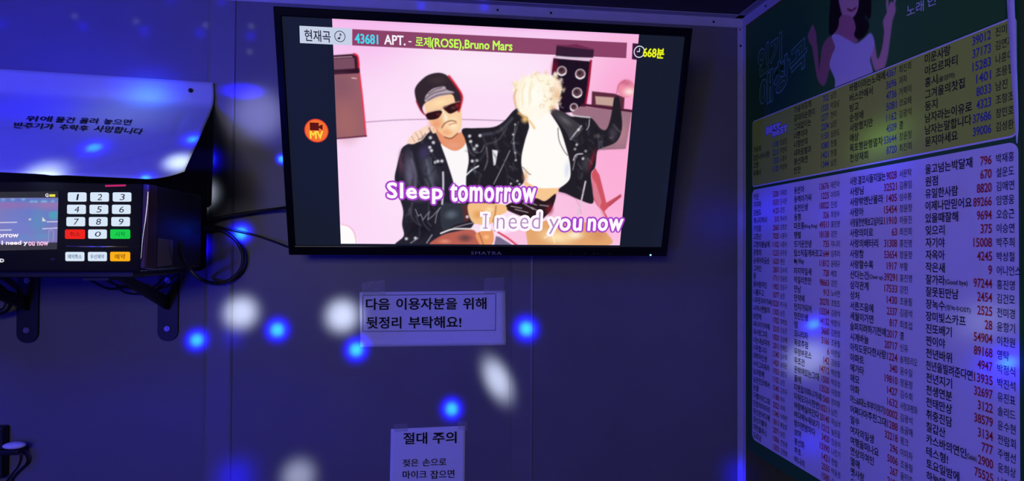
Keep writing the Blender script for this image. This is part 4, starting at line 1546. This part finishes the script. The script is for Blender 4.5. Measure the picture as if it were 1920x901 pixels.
COL4 = '''울고넘는박달재|796|박재홍
원점|670|설운도
유일한사람|8820|김애연
이제나만믿어요|89266|임영웅
있을때잘해|9694|오승근
잊으리|375|이승연
자기야|15008|박주희
자옥아|4245|박상철
작은새|9|어니언스
잘가라(Good bye)|97244|홍진영
잘못된만남|2454|김건모
장녹수(장녹수OST)|2525|전미경
장미빛스카프|28|윤항기
진또배기|54904|이찬원
찐이야|89168|영탁
천년바위|4947|박정식
천년을빌려준다면|13935|박진석
천년지기|32697|유진표
천생연분|3122|솔리드
천태만상|38579|윤수현
취중진담|3134|전람회
칠갑산|777|주병선
카스바의연인(Casbah)|2900|윤희상
테스형!|75525|나훈아
토요일밤에|1742|손담비
하늘에서내려온|9120|세샘트리오
하숙생|112|최희준
한많은대동강|508|손인호
항구의남자|18441|박상철
허공|610|조용필
흐린기억속에|2301|현진영'''
COL3 = '''사랑.결코시들지않는|9028|서문탁
사랑님|32521|김용임
사랑밖엔난몰라|1405|심수봉
사랑아|15454|장윤정
사랑을한번해보고싶어요|11910|하동진
사랑의미로|63|최진희
사랑의배터리|31308|홍진영
사랑참|53654|장윤정
사랑할수록|1917|부활
산다는건(Cheer up)|39291|홍진영
삼각관계|17533|강진
상처|1430|조용필
서른즈음에|2337|김광석
세월이가면|817|최호섭
슬퍼지려하기전에|2017|쿨
시계바늘|20717|신유
아직도못다한사랑|1224|솔개트리오
아파트|340|윤수일
애가타|19810|장윤정
애모|1427|김수희
야화|1632|사랑과평화
어느60대노부부이야기|10002|김광석
어쩌다마주친그대|1288|송골매
얼쑤|32218|윙크
여자의일생|296|이미자
여행을떠나요|5006|조용필
연상의여인|267|윤민호
열애|2105|윤시내
옛사랑|1518|이문세
오라버니|20321|금잔디
용두산엘레지|445|고봉산'''
COL2 = '''동반자|13676|태진아
동백아가씨|1225|이미자
동전인생|10022|진성
동행|326|최성수
따르릉(Ring Ring)|49511|홍진영
땡벌|18138|강진
뜨거운안녕|735|쟈니리
립스틱짙게바르고|644|임주리
My Way|11812|윤태규
마지막잎새|728|배호
막걸리한잔|98663|강진
만남|913|노사연
만약에|20270|조항조
먼지가되어|13334|김광석
멋진인생|14132|박정식
멍|3660|김현정
모나리자|3166|조용필
목로주점|6|이연실
무정부르스|142|강승모
무조건|14712|박상철
문밖에있는그대|1500|박강성
물레|13520|이장희
미련없이떠나가네|1560|장미화
미워도다시한번|10211|남진
바람에실려간다|20140|하남석
바다에누워보기|1212|높은음
밤이면밤마다|3420|인순이
보약|13390|나진기
봉선화|1421|현철
부초|2550|박윤경
비나리|1580|심수봉'''
COL1 = '''가인|5200|이태호
가지마|1033|진시몬
강원도|4120|강진
개나리처녀|310|최숙자
거짓말|2060|조항조
고장난|7020|나훈아
고향의봄날에|1102|나훈아
공항의|1233|문주란
굳세어라금순|1620|현인
그여인|2801|김수희
꽃|1711|장윤정
꽃바람여인|1902|조승구
나를두고|1077|남진
나무꾼과아가씨|15220|박구윤
나야나맨발의|1305|남진
낭만에|1702|최백호
내나이가어때|3210|오승근
내사랑그대|1820|김상배
너는내남자야|2011|한혜진
너무합니다|1240|김수희
네박자인생|1420|송대관
누이그리워라|1933|설운도
님과함께|1102|남진
님은먼곳에서|1540|김추자
눈물|1188|이수
다행이야그대|2022|이적
단장의미아리|1340|이해연
당신은어디에|1811|배일호
당신이좋아|2071|남진
대전블루스|1006|안정애
도로남|1303|김명애'''
for ci, txt in enumerate((COL1, COL2, COL3, COL4)):
    for k, line in enumerate(txt.split('\n')):
        t, n, a_ = line.split('|')
        row(ci, .1040 - k * .01671, t, n, a_, red)

Y4 = ['미운사랑|39012|진미령', '아모르파티|37173|김연자', '홍시(울엄마)|15283|나훈아', '그겨울의찻집|1401|조용필', '둥지|8033|남진', '남자라는이유로|4323|조항조', '남자는말합니다|37686|장민호', '묻지마세요|39006|김성환']
Y3 = ['바램이라는노래에|4367|최진희', '버스안에서|3696|자자', '빙고|4736|거북이', '순정애|5081|코요태', '사랑했지만|1162|김광석', '애상|4509|쿨', '목포행완행열차|53644|장윤정', '천상재회|8720|최진희']
Y2 = ['가슴아프게|702|남진', '갈대의순정이|1320|박일남', '그대없이는|1277|현미', '너뿐이야|2204|남진', '나침반의|1150|설운도', '내마음별과|1080|현철', '봉선화연|1421|현철', '빈잔|1344|남진']
Y1_ = [None, None, None, '가라지|1100|장윤정', '검은나비사랑|2210|주현미', '고향|1320|나훈아', '곡예사|1120|박경애']
for ci, rows in enumerate((Y1_, Y2, Y3, Y4)):
    for k, line in enumerate(rows):
        if line:
            t, n, a_ = line.split('|')
            row(ci, .2560 - k * .01630 - (.004 if ci == 0 else 0), t, n, a_, blue)


# ------------------------------------------------------------------ cables
def cable(label, pts, r, group=None, cat='cable'):
    o = obj('cable', bm_tube(smooth_path(pts, 10), r, 10), M['rubber'], smooth=True)
    return tag(o, label, cat, group)


yw = WALL_Y
bx_ = TVM @ Vector((SL + .05, .030, .09))
cable('thick black cable running from behind the television to the karaoke machine',
      [on_wall(368, 419, 1.190), on_wall(380, 415, 1.200), on_wall(410, 408, 1.214), on_wall(450, 401, 1.218), on_wall(500, 394, 1.216), on_wall(536, 389, 1.205), on_wall(575, 380, 1.19), Vector((bx_.x + .03, bx_.y + .02, bx_.z + .03))], .0032)
cable('thin black cable sagging from the television past a blue light spot',
      [on_wall(366, 424, 1.192), on_wall(384, 421, 1.205), on_wall(420, 427, 1.222), on_wall(470, 438, 1.226), on_wall(515, 453, 1.222), on_wall(542, 463, 1.212), on_wall(565, 466, 1.205), on_wall(590, 440, 1.200)], .0020)
cable('black cable hanging in a wide loop beside the karaoke machine',
      [on_wall(366, 432, 1.185), on_wall(384, 427, 1.195), on_wall(412, 430, 1.212), on_wall(438, 446, 1.218), on_wall(455, 474, 1.220), on_wall(452, 503, 1.220), on_wall(432, 524, 1.218), on_wall(405, 531, 1.212),
       on_wall(378, 524, 1.20), on_wall(358, 508, 1.085), on_wall(345, 490, 1.06), on_wall(338, 470, 1.045), on_wall(338, 452, 1.04)], .0034)
grp = None
cable('black cable sagging under the shelf between its two brackets',
      [on_wall(70, 500, 1.18), on_wall(95, 505, 1.20), on_wall(140, 510, 1.21), on_wall(175, 528, 1.21), on_wall(205, 541, 1.21), on_wall(240, 538, 1.205), on_wall(275, 546, 1.20), on_wall(300, 540, 1.19)], .0024)
cable('thin black cable looping low against the right shelf bracket',
      [on_wall(150, 502, 1.19), on_wall(185, 516, 1.205), on_wall(212, 530, 1.215), on_wall(235, 548, 1.215), on_wall(265, 549, 1.21), on_wall(292, 535, 1.205), on_wall(305, 520, 1.19)], .0018)
cable('black cable bunched beside the left shelf bracket',
      [on_wall(-40, 520, 1.20), on_wall(-10, 532, 1.205), on_wall(15, 556, 1.205), on_wall(10, 580, 1.20), on_wall(-25, 590, 1.20)], .0060)

# ------------------------------------------------------------------ fixture at the lower left
fx = empty('wall_fixture', on_wall(0, 845, WALL_Y))
tag(fx, 'black wall fixture with a pale rounded pad at the lower left', 'fixture')
FI = fx.matrix_world.inverted()
a_, b_ = on_wall(-60, 797, WALL_Y), on_wall(17.5, 890, WALL_Y)
obj('fixture_body', world_bm(bm_box(a_.x, b_.x, WALL_Y - .020, WALL_Y, b_.z, a_.z), FI), M['iron'], fx, bevel=.003)
c_ = on_wall(27, 843, WALL_Y - .022)
obj('fixture_arm', world_bm(bm_box(a_.x + .03, on_wall(43, 845, WALL_Y - .02).x, WALL_Y - .034, WALL_Y - .012, c_.z - .006, c_.z + .003), FI), M['iron'], fx, bevel=.002)
bm = bmesh.new()
c_ = on_wall(27, 834.5, WALL_Y - .024)
bmesh.ops.create_uvsphere(bm, u_segments=24, v_segments=14, radius=1)
bm.transform(Matrix.Translation(c_) @ Matrix.Diagonal((.0195, .0115, .0062, 1)))
obj('pale_pad', world_bm(bm, FI), M['paper'], fx, smooth=True)
cable('thin black wire drooping from the lower left wall fixture',
      [on_wall(30, 846, WALL_Y - .016), on_wall(44, 848, WALL_Y - .012), on_wall(51.5, 857, WALL_Y - .009), on_wall(50, 868, WALL_Y - .007), on_wall(38, 880, WALL_Y - .006), on_wall(24, 895, WALL_Y - .006), on_wall(12, 920, WALL_Y - .006)], .0020)
cable('second thin black wire hanging behind the lower left wall fixture',
      [on_wall(38, 852, WALL_Y - .006), on_wall(38, 862, WALL_Y - .004), on_wall(32, 876, WALL_Y - .0035), on_wall(22, 888, WALL_Y - .0035), on_wall(10, 905, WALL_Y - .0035)], .0012)

flush_lettering()
